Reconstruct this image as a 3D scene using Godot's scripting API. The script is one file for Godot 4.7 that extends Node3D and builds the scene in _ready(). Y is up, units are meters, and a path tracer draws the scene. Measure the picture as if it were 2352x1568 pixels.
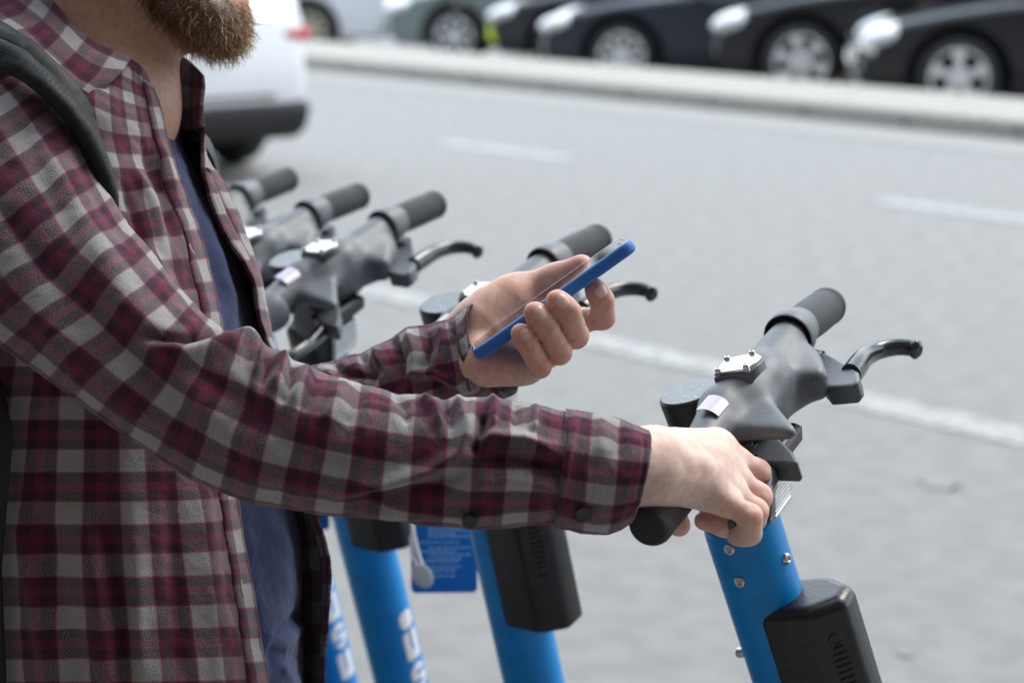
extends Node3D
# A bearded man in a plaid shirt unlocks a rental scooter with his phone; road and parked cars behind.
# Pixels below are those of the photograph scaled to 2352 x 1568; a depth in metres goes with each.

const FOC := 5000.0
const CX := 1176.0
const CY := 784.0
const EYE := Vector3(0, 1.62, 0)
const PITCH := 0.198165          # horizon 220 px above the top edge
const ROAD := Vector3(-0.642, 0, -0.766)     # along the road, away to the left
const ACROSS := Vector3(0.766, 0, -0.642)    # across the road, away from the camera

var fwd := Vector3(0, -sin(PITCH), -cos(PITCH))
var upv := Vector3(0, cos(PITCH), -sin(PITCH))
var taken := {}
var M := {}
var noise := FastNoiseLite.new()

func P(x: float, y: float, d: float) -> Vector3:
	return EYE + d * (Vector3((x - CX) / FOC, 0, 0) - (y - CY) / FOC * upv + fwd)

func Q(w: Vector3) -> Vector3:
	var v := w - EYE
	var d := v.dot(fwd)
	return Vector3(CX + FOC * v.x / d, CY - FOC * v.dot(upv) / d, d)

func ground(x: float, y: float, h := 0.0) -> Vector3:
	var r := Vector3((x - CX) / FOC, 0, 0) - (y - CY) / FOC * upv + fwd
	return EYE + r * ((h - EYE.y) / r.y)

# ---------------------------------------------------------------- names and tags
func numbered(called: String) -> String:
	var k: int = taken.get(called, 0)
	taken[called] = k + 1
	return called if k == 0 else "%s_%03d" % [called, k]

func thing(called: String, label: String, category: String, at := Transform3D.IDENTITY, group := "") -> Node3D:
	var o := Node3D.new()
	o.name = numbered(called)
	add_child(o)
	o.transform = at
	o.set_meta("label", label)
	o.set_meta("category", category)
	if group:
		o.set_meta("group", group)
	return o

func part(called: String, mesh: Mesh, mat: Material, parent: Node, at := Transform3D.IDENTITY) -> MeshInstance3D:
	var o := MeshInstance3D.new()
	o.name = called
	o.mesh = mesh
	if mat:
		o.material_override = mat
	parent.add_child(o, true)
	o.transform = at
	return o

func struct(called: String, mesh: Mesh, mat: Material, at := Transform3D.IDENTITY) -> MeshInstance3D:
	var o := part(numbered(called), mesh, mat, self, at)
	o.set_meta("kind", "structure")
	return o

# ---------------------------------------------------------------- mesh building
class MB:
	var v := PackedVector3Array()
	var n := PackedVector3Array()
	var uv := PackedVector2Array()
	var c := PackedColorArray()
	var t := PackedInt32Array()

	func vert(p: Vector3, nn: Vector3, u := Vector2.ZERO, col := Color.WHITE) -> int:
		v.append(p); n.append(nn); uv.append(u); c.append(col)
		return v.size() - 1

	# flat face of any polygon (convex), corners counter-clockwise seen from outside
	func face(pts: Array) -> void:
		var a: Vector3 = pts[0]
		var nn := Vector3.ZERO
		for i in range(1, pts.size() - 1):
			nn += (pts[i] - a).cross(pts[i + 1] - a)
		nn = nn.normalized()
		var s := v.size()
		for q: Vector3 in pts:
			vert(q, nn, Vector2(q.x, q.z))
		for i in range(1, pts.size() - 1):
			t.append_array(PackedInt32Array([s, s + i + 1, s + i]))

	func box(lo: Vector3, hi: Vector3) -> void:
		var x0 := lo.x; var y0 := lo.y; var z0 := lo.z
		var x1 := hi.x; var y1 := hi.y; var z1 := hi.z
		var p := [Vector3(x0, y0, z0), Vector3(x1, y0, z0), Vector3(x1, y1, z0), Vector3(x0, y1, z0), Vector3(x0, y0, z1), Vector3(x1, y0, z1), Vector3(x1, y1, z1), Vector3(x0, y1, z1)]
		for f in [[4, 5, 6, 7], [1, 0, 3, 2], [5, 1, 2, 6], [0, 4, 7, 3], [7, 6, 2, 3], [0, 1, 5, 4]]:
			face([p[f[0]], p[f[1]], p[f[2]], p[f[3]]])

	# p[j * nu + i]; sgn turns the normals; ruv gives a uv per point of the (nu + wrap) x nv grid
	func grid(p: PackedVector3Array, nu: int, nv: int, wrap: bool, sgn: float, uvs := PackedVector2Array(), cols := PackedColorArray()) -> void:
		var s := v.size()
		var w := nu + (1 if wrap else 0)
		for j in nv:
			var j0 := maxi(j - 1, 0) * nu
			var j1 := mini(j + 1, nv - 1) * nu
			for i in w:
				var k := i % nu
				var i0 := (k - 1 + nu) % nu if wrap else maxi(k - 1, 0)
				var i1 := (k + 1) % nu if wrap else mini(k + 1, nu - 1)
				var du := p[j * nu + i1] - p[j * nu + i0]
				var dv := p[j1 + k] - p[j0 + k]
				if du.length_squared() < 1e-16:
					var jj := mini(j + 1, nv - 1) if j < nv / 2 else maxi(j - 1, 0)
					du = p[jj * nu + i1] - p[jj * nu + i0]
				var nn := du.cross(dv).normalized() * sgn
				v.append(p[j * nu + k]); n.append(nn)
				uv.append(uvs[j * w + i] if uvs.size() > 0 else Vector2(float(i) / (w - 1), float(j) / maxi(nv - 1, 1)))
				c.append(cols[j * nu + k] if cols.size() > 0 else Color.WHITE)
		for j in nv - 1:
			for i in w - 1:
				var a := s + j * w + i
				if sgn > 0:
					t.append_array(PackedInt32Array([a, a + w, a + 1, a + 1, a + w, a + w + 1]))
				else:
					t.append_array(PackedInt32Array([a, a + 1, a + w, a + 1, a + w + 1, a + w]))

	# rings of equal size, turned so that normals point out of the first ring's centre
	func loft(rings: Array, caps := 3, smooth_caps := false) -> void:
		var nu: int = rings[0].size()
		var nv := rings.size()
		var p := PackedVector3Array()
		for r in rings:
			p.append_array(r)
		var mid := nv / 2
		var cen := Vector3.ZERO
		for i in nu:
			cen += p[mid * nu + i] / nu
		var du := p[mid * nu + 1] - p[mid * nu]
		var dv := p[mini(mid + 1, nv - 1) * nu] - p[maxi(mid - 1, 0) * nu]
		var sgn := 1.0 if du.cross(dv).dot(p[mid * nu] - cen) > 0 else -1.0
		grid(p, nu, nv, true, sgn)
		for e in 2:
			if caps & (1 << e):
				var j := 0 if e == 0 else nv - 1
				var cc := Vector3.ZERO
				for i in nu:
					cc += p[j * nu + i] / nu
				var inner := p[(1 if e == 0 else nv - 2) * nu] - p[j * nu]
				var nn := Vector3.ZERO
				for i in nu:
					nn += (p[j * nu + i] - cc).cross(p[j * nu + (i + 1) % nu] - cc)
				nn = nn.normalized()
				var flip := nn.dot(inner) > 0
				if flip:
					nn = -nn
				var s := vert(cc, nn)
				for i in nu:
					vert(p[j * nu + i], nn)
				for i in nu:
					if flip:
						t.append_array(PackedInt32Array([s, s + 1 + i, s + 1 + (i + 1) % nu]))
					else:
						t.append_array(PackedInt32Array([s, s + 1 + (i + 1) % nu, s + 1 + i]))

	# profile of Vector2(distance along the axis, radius) round an axis
	func lathe(at: Vector3, axis: Vector3, profile: Array, sides := 24, caps := 3) -> void:
		var z := axis.normalized()
		var x := z.cross(Vector3(0.31, 0.9, 0.2)).normalized()
		var y := z.cross(x)
		var rings := []
		for q in profile:
			var r := PackedVector3Array()
			for i in sides:
				var a := TAU * i / sides
				r.append(at + z * q.x + (x * cos(a) + y * sin(a)) * q.y)
			rings.append(r)
		loft(rings, caps)

	# a round bar along points, a radius for each
	func tube(pts: Array, radii: Array, sides := 10, flat := 1.0, side_dir := Vector3.ZERO, caps := 3) -> void:
		var rings := []
		var x := Vector3.ZERO
		for k in pts.size():
			var d: Vector3 = (pts[mini(k + 1, pts.size() - 1)] - pts[maxi(k - 1, 0)]).normalized()
			if side_dir != Vector3.ZERO:
				x = (side_dir - d * side_dir.dot(d)).normalized()
			elif k == 0:
				x = d.cross(Vector3(0.13, 0.92, 0.37)).normalized()
			else:
				x = (x - d * x.dot(d)).normalized()
			var y := d.cross(x)
			var r := PackedVector3Array()
			for i in sides:
				var a := TAU * i / sides
				r.append(pts[k] + (x * cos(a) + y * sin(a) * flat) * radii[k])
			rings.append(r)
		loft(rings, caps)

	# a slab: outline (any winding) in 3-D, pushed along `up` by h, its top edge rounded by b
	func slab(outline: Array, up: Vector3, h: float, b := 0.002, steps := 3, sides_only := false) -> void:
		var cen := Vector3.ZERO
		for q: Vector3 in outline:
			cen += q / outline.size()
		var rings := []
		var prof := [[0.0, b * 0.5], [b * 0.5, 0.0]]
		for k in steps + 1:
			var a := PI / 2 * k / steps
			prof.append([h - b + b * sin(a), b * (1 - cos(a))])
		var cnt := outline.size()
		var u := up.normalized()
		for q in prof:
			var r := PackedVector3Array()
			for i in cnt:
				var p0: Vector3 = outline[i]
				var e0: Vector3 = (p0 - outline[(i - 1 + cnt) % cnt]).normalized()
				var e1: Vector3 = (outline[(i + 1) % cnt] - p0).normalized()
				var inn := (u.cross(e0) + u.cross(e1))
				inn = inn.normalized() / maxf(0.5, sqrt((1.0 + e0.dot(e1)) / 2.0))
				if inn.dot(cen - p0) < 0 and q[1] != 0.0:
					inn = inn
				r.append(p0 + u * q[0] + inn * q[1] * turn_of(outline, u))
			rings.append(r)
		loft(rings, 3)

	func turn_of(outline: Array, u: Vector3) -> float:
		var s := Vector3.ZERO
		for i in outline.size():
			s += (outline[i] as Vector3).cross(outline[(i + 1) % outline.size()])
		return 1.0 if s.dot(u) > 0 else -1.0

	func mesh(with_color := false) -> ArrayMesh:
		var m := ArrayMesh.new()
		add_to(m, with_color)
		return m

	func add_to(m: ArrayMesh, with_color := false) -> void:
		var a := []
		a.resize(Mesh.ARRAY_MAX)
		a[Mesh.ARRAY_VERTEX] = v
		a[Mesh.ARRAY_NORMAL] = n
		a[Mesh.ARRAY_TEX_UV] = uv
		if with_color:
			a[Mesh.ARRAY_COLOR] = c
		a[Mesh.ARRAY_INDEX] = t
		m.add_surface_from_arrays(Mesh.PRIMITIVE_TRIANGLES, a)

# outline with rounded corners, in a plane given by two axes
func round_rect(cen: Vector3, ax: Vector3, ay: Vector3, hx: float, hy: float, r: float, steps := 5) -> Array:
	var out := []
	for q in 4:
		var sx := [1, -1, -1, 1][q] as float
		var sy := [1, 1, -1, -1][q] as float
		for k in steps + 1:
			var a := PI / 2 * (q + float(k) / steps)
			out.append(cen + ax * (sx * (hx - r) + r * cos(a)) + ay * (sy * (hy - r) + r * sin(a)))
	return out

# ---------------------------------------------------------------- smooth bodies: capsules joined by a smooth minimum, meshed as surface nets
class Blob:
	var A := PackedVector3Array()
	var BA := PackedVector3Array()
	var IB := PackedFloat32Array()
	var RA := PackedFloat32Array()
	var DR := PackedFloat32Array()
	var GR := PackedInt32Array()
	var KS := PackedFloat32Array()       # smoothness inside each group; group 0 is the trunk the others join
	var join := 0.008
	var cuts := []                       # [a, b, radius, softness] taken away

	func group(k: float) -> int:
		KS.append(k)
		return KS.size() - 1

	func bone(g: int, a: Vector3, b: Vector3, ra: float, rb: float) -> void:
		var ba := b - a
		A.append(a); BA.append(ba); IB.append(1.0 / maxf(ba.length_squared(), 1e-9)); RA.append(ra); DR.append(rb - ra); GR.append(g)

	func chain(g: int, pts: Array, radii: Array) -> void:
		for i in pts.size() - 1:
			bone(g, pts[i], pts[i + 1], radii[i], radii[i + 1])

	func value(p: Vector3, act: PackedInt32Array) -> float:
		var trunk := 1e3
		var best := 1e3
		var cur := -1
		var d := 1e3
		for i in act:
			var g := GR[i]
			if g != cur:
				if cur == 0:
					trunk = d
				elif cur > 0:
					best = minf(best, d)
				cur = g
				d = 1e3
			var pa := p - A[i]
			var h := clampf(pa.dot(BA[i]) * IB[i], 0.0, 1.0)
			var q := (pa - BA[i] * h).length() - RA[i] - DR[i] * h
			var k := KS[g]
			var e := maxf(k - absf(d - q), 0.0) / k
			d = minf(d, q) - e * e * k * 0.25
		if cur == 0:
			trunk = d
		elif cur > 0:
			best = minf(best, d)
		var e2 := maxf(join - absf(trunk - best), 0.0) / join
		var r := minf(trunk, best) - e2 * e2 * join * 0.25
		for cut in cuts:
			var pa: Vector3 = p - cut[0]
			var ba: Vector3 = cut[1] - cut[0]
			var h := clampf(pa.dot(ba) / ba.length_squared(), 0.0, 1.0)
			var q: float = -((pa - ba * h).length() - cut[2])
			var k: float = cut[3]
			var e := maxf(k - absf(r - q), 0.0) / k
			r = maxf(r, q) + e * e * k * 0.25
		return r

	# tints: [position, radius, colour, strength] patches over a ground tone
	func build(mb: MB, cell: float, tone := Color.WHITE, tints := [], relax := 1) -> void:
		var lo := Vector3.INF
		var hi := -Vector3.INF
		for i in A.size():
			var r := maxf(RA[i], RA[i] + DR[i]) + cell * 3
			lo = lo.min(A[i] - Vector3.ONE * r).min(A[i] + BA[i] - Vector3.ONE * r)
			hi = hi.max(A[i] + Vector3.ONE * r).max(A[i] + BA[i] + Vector3.ONE * r)
		var S := 6
		var nb := Vector3i(((hi - lo) / (cell * S)).ceil()) + Vector3i.ONE
		var nx := nb.x * S + 1
		var ny := nb.y * S + 1
		var nz := nb.z * S + 1
		var val := PackedFloat32Array()
		val.resize(nx * ny * nz)
		val.fill(1e9)
		var vid := PackedInt32Array()
		vid.resize(nx * ny * nz)
		vid.fill(-1)
		var rad := cell * S * 0.87
		var kmax := join
		for k in KS:
			kmax = maxf(kmax, k)
		var blocks := []
		var all := PackedInt32Array()
		for gi in KS.size():
			for i in A.size():
				if GR[i] == gi:
					all.append(i)
		for bz in nb.z:
			for by in nb.y:
				for bx in nb.x:
					var cen := lo + (Vector3(bx, by, bz) + Vector3.ONE * 0.5) * cell * S
					var act := PackedInt32Array()
					for i in all:
						var pa := cen - A[i]
						var h := clampf(pa.dot(BA[i]) * IB[i], 0.0, 1.0)
						if (pa - BA[i] * h).length() - RA[i] - DR[i] * h < rad + kmax:
							act.append(i)
					if act.is_empty():
						continue
					var d := value(cen, act)
					if d > rad + cell or d < -rad - cell - kmax * 1.5:
						continue
					blocks.append(Vector3i(bx, by, bz))
					for z in range(bz * S, bz * S + S + 1):
						for y in range(by * S, by * S + S + 1):
							var row := (z * ny + y) * nx
							for x in range(bx * S, bx * S + S + 1):
								if val[row + x] > 1e8:
									val[row + x] = value(lo + Vector3(x, y, z) * cell, act)
		var s0 := mb.v.size()
		var pos := PackedVector3Array()
		var cells := PackedInt32Array()
		var off := [0, 1, nx, nx + 1, nx * ny, nx * ny + 1, nx * ny + nx, nx * ny + nx + 1]
		var ed := [[0, 1], [2, 3], [4, 5], [6, 7], [0, 2], [1, 3], [4, 6], [5, 7], [0, 4], [1, 5], [2, 6], [3, 7]]
		var cp := [Vector3(0, 0, 0), Vector3(1, 0, 0), Vector3(0, 1, 0), Vector3(1, 1, 0), Vector3(0, 0, 1), Vector3(1, 0, 1), Vector3(0, 1, 1), Vector3(1, 1, 1)]
		for b: Vector3i in blocks:
			for z in range(b.z * S, b.z * S + S):
				for y in range(b.y * S, b.y * S + S):
					for x in range(b.x * S, b.x * S + S):
						var at := (z * ny + y) * nx + x
						var neg := 0
						for o: int in off:
							if val[at + o] < 0.0:
								neg += 1
						if neg == 0 or neg == 8:
							continue
						var sum := Vector3.ZERO
						var cnt := 0
						for e in ed:
							var va := val[at + off[e[0]]]
							var vb := val[at + off[e[1]]]
							if (va < 0.0) != (vb < 0.0):
								sum += (cp[e[0]] as Vector3).lerp(cp[e[1]], va / (va - vb))
								cnt += 1
						vid[at] = pos.size()
						pos.append(lo + (Vector3(x, y, z) + sum / cnt) * cell)
						cells.append(at)
		var tri := PackedInt32Array()
		var steps := [1, nx, nx * ny]
		for at in cells:
			for ax in 3:
				var d1: int = steps[ax]
				var d2: int = steps[(ax + 1) % 3]
				var d3: int = steps[(ax + 2) % 3]
				var a := val[at] < 0.0
				if a == (val[at + d1] < 0.0) or at - d2 - d3 < 0:
					continue
				var q0 := vid[at]
				var q1 := vid[at - d2]
				var q2 := vid[at - d2 - d3]
				var q3 := vid[at - d3]
				if q1 < 0 or q2 < 0 or q3 < 0:
					continue
				if a:
					tri.append_array(PackedInt32Array([q0, q2, q1, q0, q3, q2]))
				else:
					tri.append_array(PackedInt32Array([q0, q1, q2, q0, q2, q3]))
		for it in relax:
			var acc := PackedVector3Array()
			acc.resize(pos.size())
			var num := PackedFloat32Array()
			num.resize(pos.size())
			for k in range(0, tri.size(), 3):
				var i0 := tri[k]
				var i1 := tri[k + 1]
				var i2 := tri[k + 2]
				acc[i0] += pos[i1] + pos[i2]
				acc[i1] += pos[i0] + pos[i2]
				acc[i2] += pos[i0] + pos[i1]
				num[i0] += 2
				num[i1] += 2
				num[i2] += 2
			for i in pos.size():
				if num[i] > 0:
					pos[i] = pos[i].lerp(acc[i] / num[i], 0.5)
		var nor := PackedVector3Array()
		nor.resize(pos.size())
		for k in range(0, tri.size(), 3):
			var f := (pos[tri[k + 2]] - pos[tri[k]]).cross(pos[tri[k + 1]] - pos[tri[k]])
			nor[tri[k]] += f
			nor[tri[k + 1]] += f
			nor[tri[k + 2]] += f
		for i in pos.size():
			var nn := nor[i].normalized()
			mb.vert(pos[i], nn, Vector2(pos[i].x, pos[i].y), tint(pos[i], tone, tints))
		for k in tri:
			mb.t.append(s0 + k)

	func tint(p: Vector3, tone: Color, tints: Array) -> Color:
		var c := tone
		for q in tints:
			var d := p.distance_to(q[0]) / float(q[1])
			if d < 1.0:
				c = c.lerp(q[2], (1.0 - d * d) * (1.0 - d * d) * float(q[3]))
		return c

# ---------------------------------------------------------------- materials
func lin(r: float, g: float, b: float) -> Color:
	return Color(r, g, b).linear_to_srgb()

func mat(col: Color, rough: float, metal := 0.0, spec := 0.5) -> StandardMaterial3D:
	var m := StandardMaterial3D.new()
	m.albedo_color = col
	m.roughness = rough
	m.metallic = metal
	m.metallic_specular = spec
	m.cull_mode = BaseMaterial3D.CULL_DISABLED
	return m

func noise_tex(size: int, freq: float, octaves: int, dark: Color, light: Color, sd: int, low := 0.25, high := 0.75) -> NoiseTexture2D:
	var f := FastNoiseLite.new()
	f.noise_type = FastNoiseLite.TYPE_SIMPLEX_SMOOTH
	f.seed = sd
	f.frequency = freq
	f.fractal_octaves = octaves
	var g := Gradient.new()
	g.offsets = PackedFloat32Array([low, high])
	g.colors = PackedColorArray([dark, light])
	var t := NoiseTexture2D.new()
	t.width = size
	t.height = size
	t.seamless = true
	t.noise = f
	t.color_ramp = g
	return t

func tri(m: StandardMaterial3D, tex: Texture2D, scale: float, world := true) -> StandardMaterial3D:
	m.albedo_texture = tex
	m.uv1_triplanar = true
	m.uv1_world_triplanar = world
	m.uv1_scale = Vector3.ONE * scale
	return m

func bump(m: StandardMaterial3D, tex: Texture2D, cm: float) -> StandardMaterial3D:
	m.heightmap_enabled = true
	m.heightmap_texture = tex
	m.heightmap_scale = cm
	return m

# yarn colours across one repeat of the check (linear): a burgundy and navy band, then a grey band
func yarn(t: float) -> Vector3:
	var navy := Vector3(0.009, 0.011, 0.022)
	var wine := Vector3(0.105, 0.007, 0.032)
	var grey := Vector3(0.29, 0.285, 0.285)
	var pink := Vector3(0.26, 0.06, 0.105)
	if t < 0.035: return wine
	if t < 0.19: return navy.lerp(wine, 0.26)
	if t < 0.365: return wine.lerp(pink, 0.08)
	if t < 0.52: return navy.lerp(wine, 0.26)
	if t < 0.555: return wine
	if t < 0.58: return grey.lerp(pink, 0.5)
	if t < 0.975: return grey
	return grey.lerp(pink, 0.5)

const PLAID := 0.0460      # metres per repeat

func plaid_texture(size: int, repeats: int, sd: int) -> ImageTexture:
	var rng := RandomNumberGenerator.new()
	rng.seed = sd
	var fuzz := FastNoiseLite.new()
	fuzz.seed = sd
	fuzz.frequency = 0.11
	fuzz.fractal_octaves = 3
	var wob := PackedFloat32Array()
	for k in 4096:
		wob.append(rng.randf_range(0.62, 1.38))
	var data := PackedByteArray()
	data.resize(size * size * 3)
	var ya := []
	for i in size:
		ya.append(yarn(fposmod(float(i) * repeats / size, 1.0)))
	# threads run both ways; a two-by-two twill decides which one lies on top
	var w := 0
	for y in size:
		var wy: Vector3 = ya[y]
		var fy := wob[(y / 2) & 4095]
		for x in size:
			var wx: Vector3 = ya[x]
			var tw := ((x + y) / 3) & 1
			var h := wob[(x * 73 + y * 151 + ((x * y) >> 4)) & 4095]
			var f := 0.66 if tw == 0 else 0.34
			var nz := fuzz.get_noise_2d(x, y)
			f = clampf(f + (h - 1.0) * 0.5 + fuzz.get_noise_2d(x + 5000, y) * 0.9, 0.04, 0.96)
			# the darker yarn of a mixed field lies a little more on top
			if wx.x * wy.x < 0.08 and absf(wx.y - wy.y) > 0.1:
				f = clampf(f + (0.27 if wy.y < wx.y else -0.27), 0.04, 0.96)
			var c := wx.lerp(wy, f)
			var b := (0.66 + 0.34 * h) * (0.85 + 0.15 * fy) * (1.0 + 0.85 * nz)
			c *= b
			# a few pale stray fibres of the brushed face
			if h > 1.31:
				c += Vector3(0.035, 0.033, 0.034)
			data[w] = int(clampf(pow(maxf(c.x, 0.0), 0.4545), 0, 1) * 255.0)
			data[w + 1] = int(clampf(pow(maxf(c.y, 0.0), 0.4545), 0, 1) * 255.0)
			data[w + 2] = int(clampf(pow(maxf(c.z, 0.0), 0.4545), 0, 1) * 255.0)
			w += 3
	return ImageTexture.create_from_image(Image.create_from_data(size, size, false, Image.FORMAT_RGB8, data))

func make_materials() -> void:
	var grain := noise_tex(512, 0.06, 4, Color(0, 0, 0), Color(1, 1, 1), 5, 0.2, 0.8)
	var fine := noise_tex(512, 0.25, 3, Color(0, 0, 0), Color(1, 1, 1), 8, 0.2, 0.8)
	M.grain = grain
	M.fine = fine
	# asphalt worn pale grey, with coarse patches below a fine grit
	var a := mat(Color.WHITE, 0.9)
	tri(a, noise_tex(1024, 0.022, 6, lin(0.196, 0.195, 0.191), lin(0.240, 0.238, 0.232), 3, 0.2, 0.8), 0.30)
	M.asphalt = bump(a, fine, 0.15)
	var k := mat(Color.WHITE, 0.85)
	tri(k, noise_tex(512, 0.03, 5, lin(0.25, 0.238, 0.213), lin(0.36, 0.347, 0.316), 4), 0.8)
	M.gutter = tri(mat(Color.WHITE, 0.88), noise_tex(512, 0.03, 5, lin(0.225, 0.22, 0.21), lin(0.285, 0.28, 0.268), 24), 0.8)
	M.kerb = bump(k, grain, 0.2)
	M.stain = mat(lin(0.238, 0.236, 0.228), 0.9)
	M.bark = mat(lin(0.06, 0.045, 0.033), 0.9)
	M.leaf = mat(lin(0.045, 0.075, 0.022), 0.6)
	var p := mat(Color.WHITE, 0.8)
	tri(p, noise_tex(512, 0.02, 5, lin(0.235, 0.235, 0.232), lin(0.37, 0.37, 0.362), 6, 0.3, 0.6), 1.2)
	M.paint = p
	M.wall = tri(mat(Color.WHITE, 0.9), noise_tex(512, 0.02, 5, lin(0.085, 0.065, 0.052), lin(0.13, 0.10, 0.08), 21), 0.3)
	M.pane = mat(lin(0.02, 0.022, 0.025), 0.05)
	# shirt, t-shirt, trousers
	var plaid := mat(Color.WHITE, 0.95, 0.0, 0.25)
	plaid.albedo_texture = plaid_texture(1536, 4, 7)
	plaid.rim_enabled = true
	plaid.rim = 0.35
	plaid.rim_tint = 0.3
	M.plaid = bump(plaid, fine, 0.03)
	var ts := mat(Color.WHITE, 0.95, 0.0, 0.25)
	tri(ts, noise_tex(512, 0.09, 5, lin(0.034, 0.044, 0.098), lin(0.050, 0.063, 0.134), 9), 12.0, false)
	ts.rim_enabled = true
	ts.rim = 0.25
	M.tee = bump(ts, fine, 0.006)
	M.denim = tri(mat(Color.WHITE, 0.95), noise_tex(256, 0.1, 4, lin(0.02, 0.025, 0.04), lin(0.04, 0.05, 0.08), 10), 6.0)
	M.shoe = mat(lin(0.03, 0.03, 0.032), 0.6)
	M.button = mat(lin(0.012, 0.013, 0.016), 0.3)
	M.thread = mat(lin(0.45, 0.42, 0.42), 0.9)
	var le := mat(Color.WHITE, 0.42, 0.0, 0.4)
	tri(le, noise_tex(512, 0.05, 4, lin(0.0045, 0.006, 0.0075), lin(0.008, 0.0105, 0.013), 11), 8.0, false)
	le.roughness = 0.62
	M.leather = bump(le, grain, 0.008)
	M.pack = mat(lin(0.010, 0.011, 0.013), 0.8)
	# skin: the vertex colours hold the tone, the texture mottles it
	var sk := mat(Color.WHITE, 0.5, 0.0, 0.42)
	sk.vertex_color_use_as_albedo = true
	tri(sk, noise_tex(512, 0.025, 5, lin(0.88, 0.78, 0.76), lin(1.0, 1.0, 1.0), 12, 0.28, 0.66), 9.0)
	sk.subsurf_scatter_enabled = true
	sk.subsurf_scatter_strength = 0.18
	M.skin = bump(sk, noise_tex(512, 0.09, 3, Color(0, 0, 0), Color(1, 1, 1), 18, 0.2, 0.8), 0.010)
	M.nail = mat(lin(0.74, 0.51, 0.46), 0.2)
	var hr := mat(Color.WHITE, 0.45, 0.0, 0.5)
	hr.vertex_color_use_as_albedo = true
	M.hair = hr
	M.eye = mat(lin(0.7, 0.68, 0.65), 0.1)
	# scooters
	var pl := mat(Color.WHITE, 0.52, 0.0, 0.55)
	tri(pl, noise_tex(512, 0.03, 5, lin(0.090, 0.102, 0.118), lin(0.108, 0.122, 0.140), 13), 9.0, false)
	pl.roughness_texture = noise_tex(512, 0.05, 5, Color(0.9, 0.9, 0.9), Color(1, 1, 1), 23)
	M.plastic = bump(pl, fine, 0.004)
	var rb := mat(lin(0.022, 0.024, 0.027), 0.62, 0.0, 0.45)
	M.rubber = bump(rb, fine, 0.01)
	rb.uv1_triplanar = true
	rb.uv1_scale = Vector3.ONE * 10
	M.black = mat(lin(0.010, 0.0115, 0.013), 0.42)
	var bb := mat(Color.WHITE, 0.34)
	tri(bb, noise_tex(512, 0.03, 5, lin(0.007, 0.008, 0.0095), lin(0.016, 0.018, 0.020), 31, 0.35, 0.8), 6.0, false)
	M.box = bump(bb, grain, 0.012)
	var bl := mat(Color.WHITE, 0.38, 0.0, 0.36)
	tri(bl, noise_tex(512, 0.015, 5, lin(0.0, 0.220, 0.60), lin(0.0, 0.260, 0.68), 15), 3.0, false)
	bl.clearcoat_enabled = true
	bl.clearcoat = 0.12
	bl.clearcoat_roughness = 0.12
	M.blue = bl
	M.steel = mat(lin(0.55, 0.55, 0.54), 0.28, 1.0)
	M.plate = mat(lin(0.62, 0.63, 0.62), 0.30, 0.85)
	M.sticker = mat(lin(0.50, 0.47, 0.72), 0.28)
	M.white = mat(lin(0.8, 0.8, 0.8), 0.5)
	var cl := mat(Color(0.9, 0.94, 0.95, 0.3), 0.08)
	cl.transparency = BaseMaterial3D.TRANSPARENCY_ALPHA
	M.clear = cl
	M.reflector = mat(lin(0.42, 0.43, 0.44), 0.25, 1.0)
	# phone
	var ph := mat(lin(0.028, 0.155, 0.50), 0.5, 0.0, 0.4)
	ph.rim_enabled = true
	ph.rim = 0.4
	M.case = ph
	M.glass = mat(lin(0.004, 0.0045, 0.005), 0.02, 0.0, 0.75)
	M.lip = mat(lin(0.6, 0.62, 0.66), 0.3)
	# cars
	M.tyre = mat(lin(0.018, 0.018, 0.019), 0.8)
	M.rim = mat(lin(0.72, 0.72, 0.72), 0.3, 0.45)
	M.chrome = mat(lin(0.75, 0.75, 0.76), 0.08, 1.0)
	M.liner = mat(lin(0.006, 0.006, 0.007), 0.9)
	M.carglass = mat(lin(0.012, 0.014, 0.016), 0.03, 0.0, 0.7)
	M.lamp = mat(lin(0.86, 0.87, 0.88), 0.06, 0.15)
	M.amber = mat(lin(0.8, 0.22, 0.03), 0.15)
	M.redlamp = mat(lin(0.45, 0.008, 0.015), 0.08)

func car_paint(r: float, g: float, b: float, rough := 0.18) -> StandardMaterial3D:
	var m := mat(lin(r, g, b), rough + 0.12, 0.0, 0.35)
	m.clearcoat_enabled = true
	m.clearcoat = 0.45
	m.clearcoat_roughness = 0.04
	return m

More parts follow.
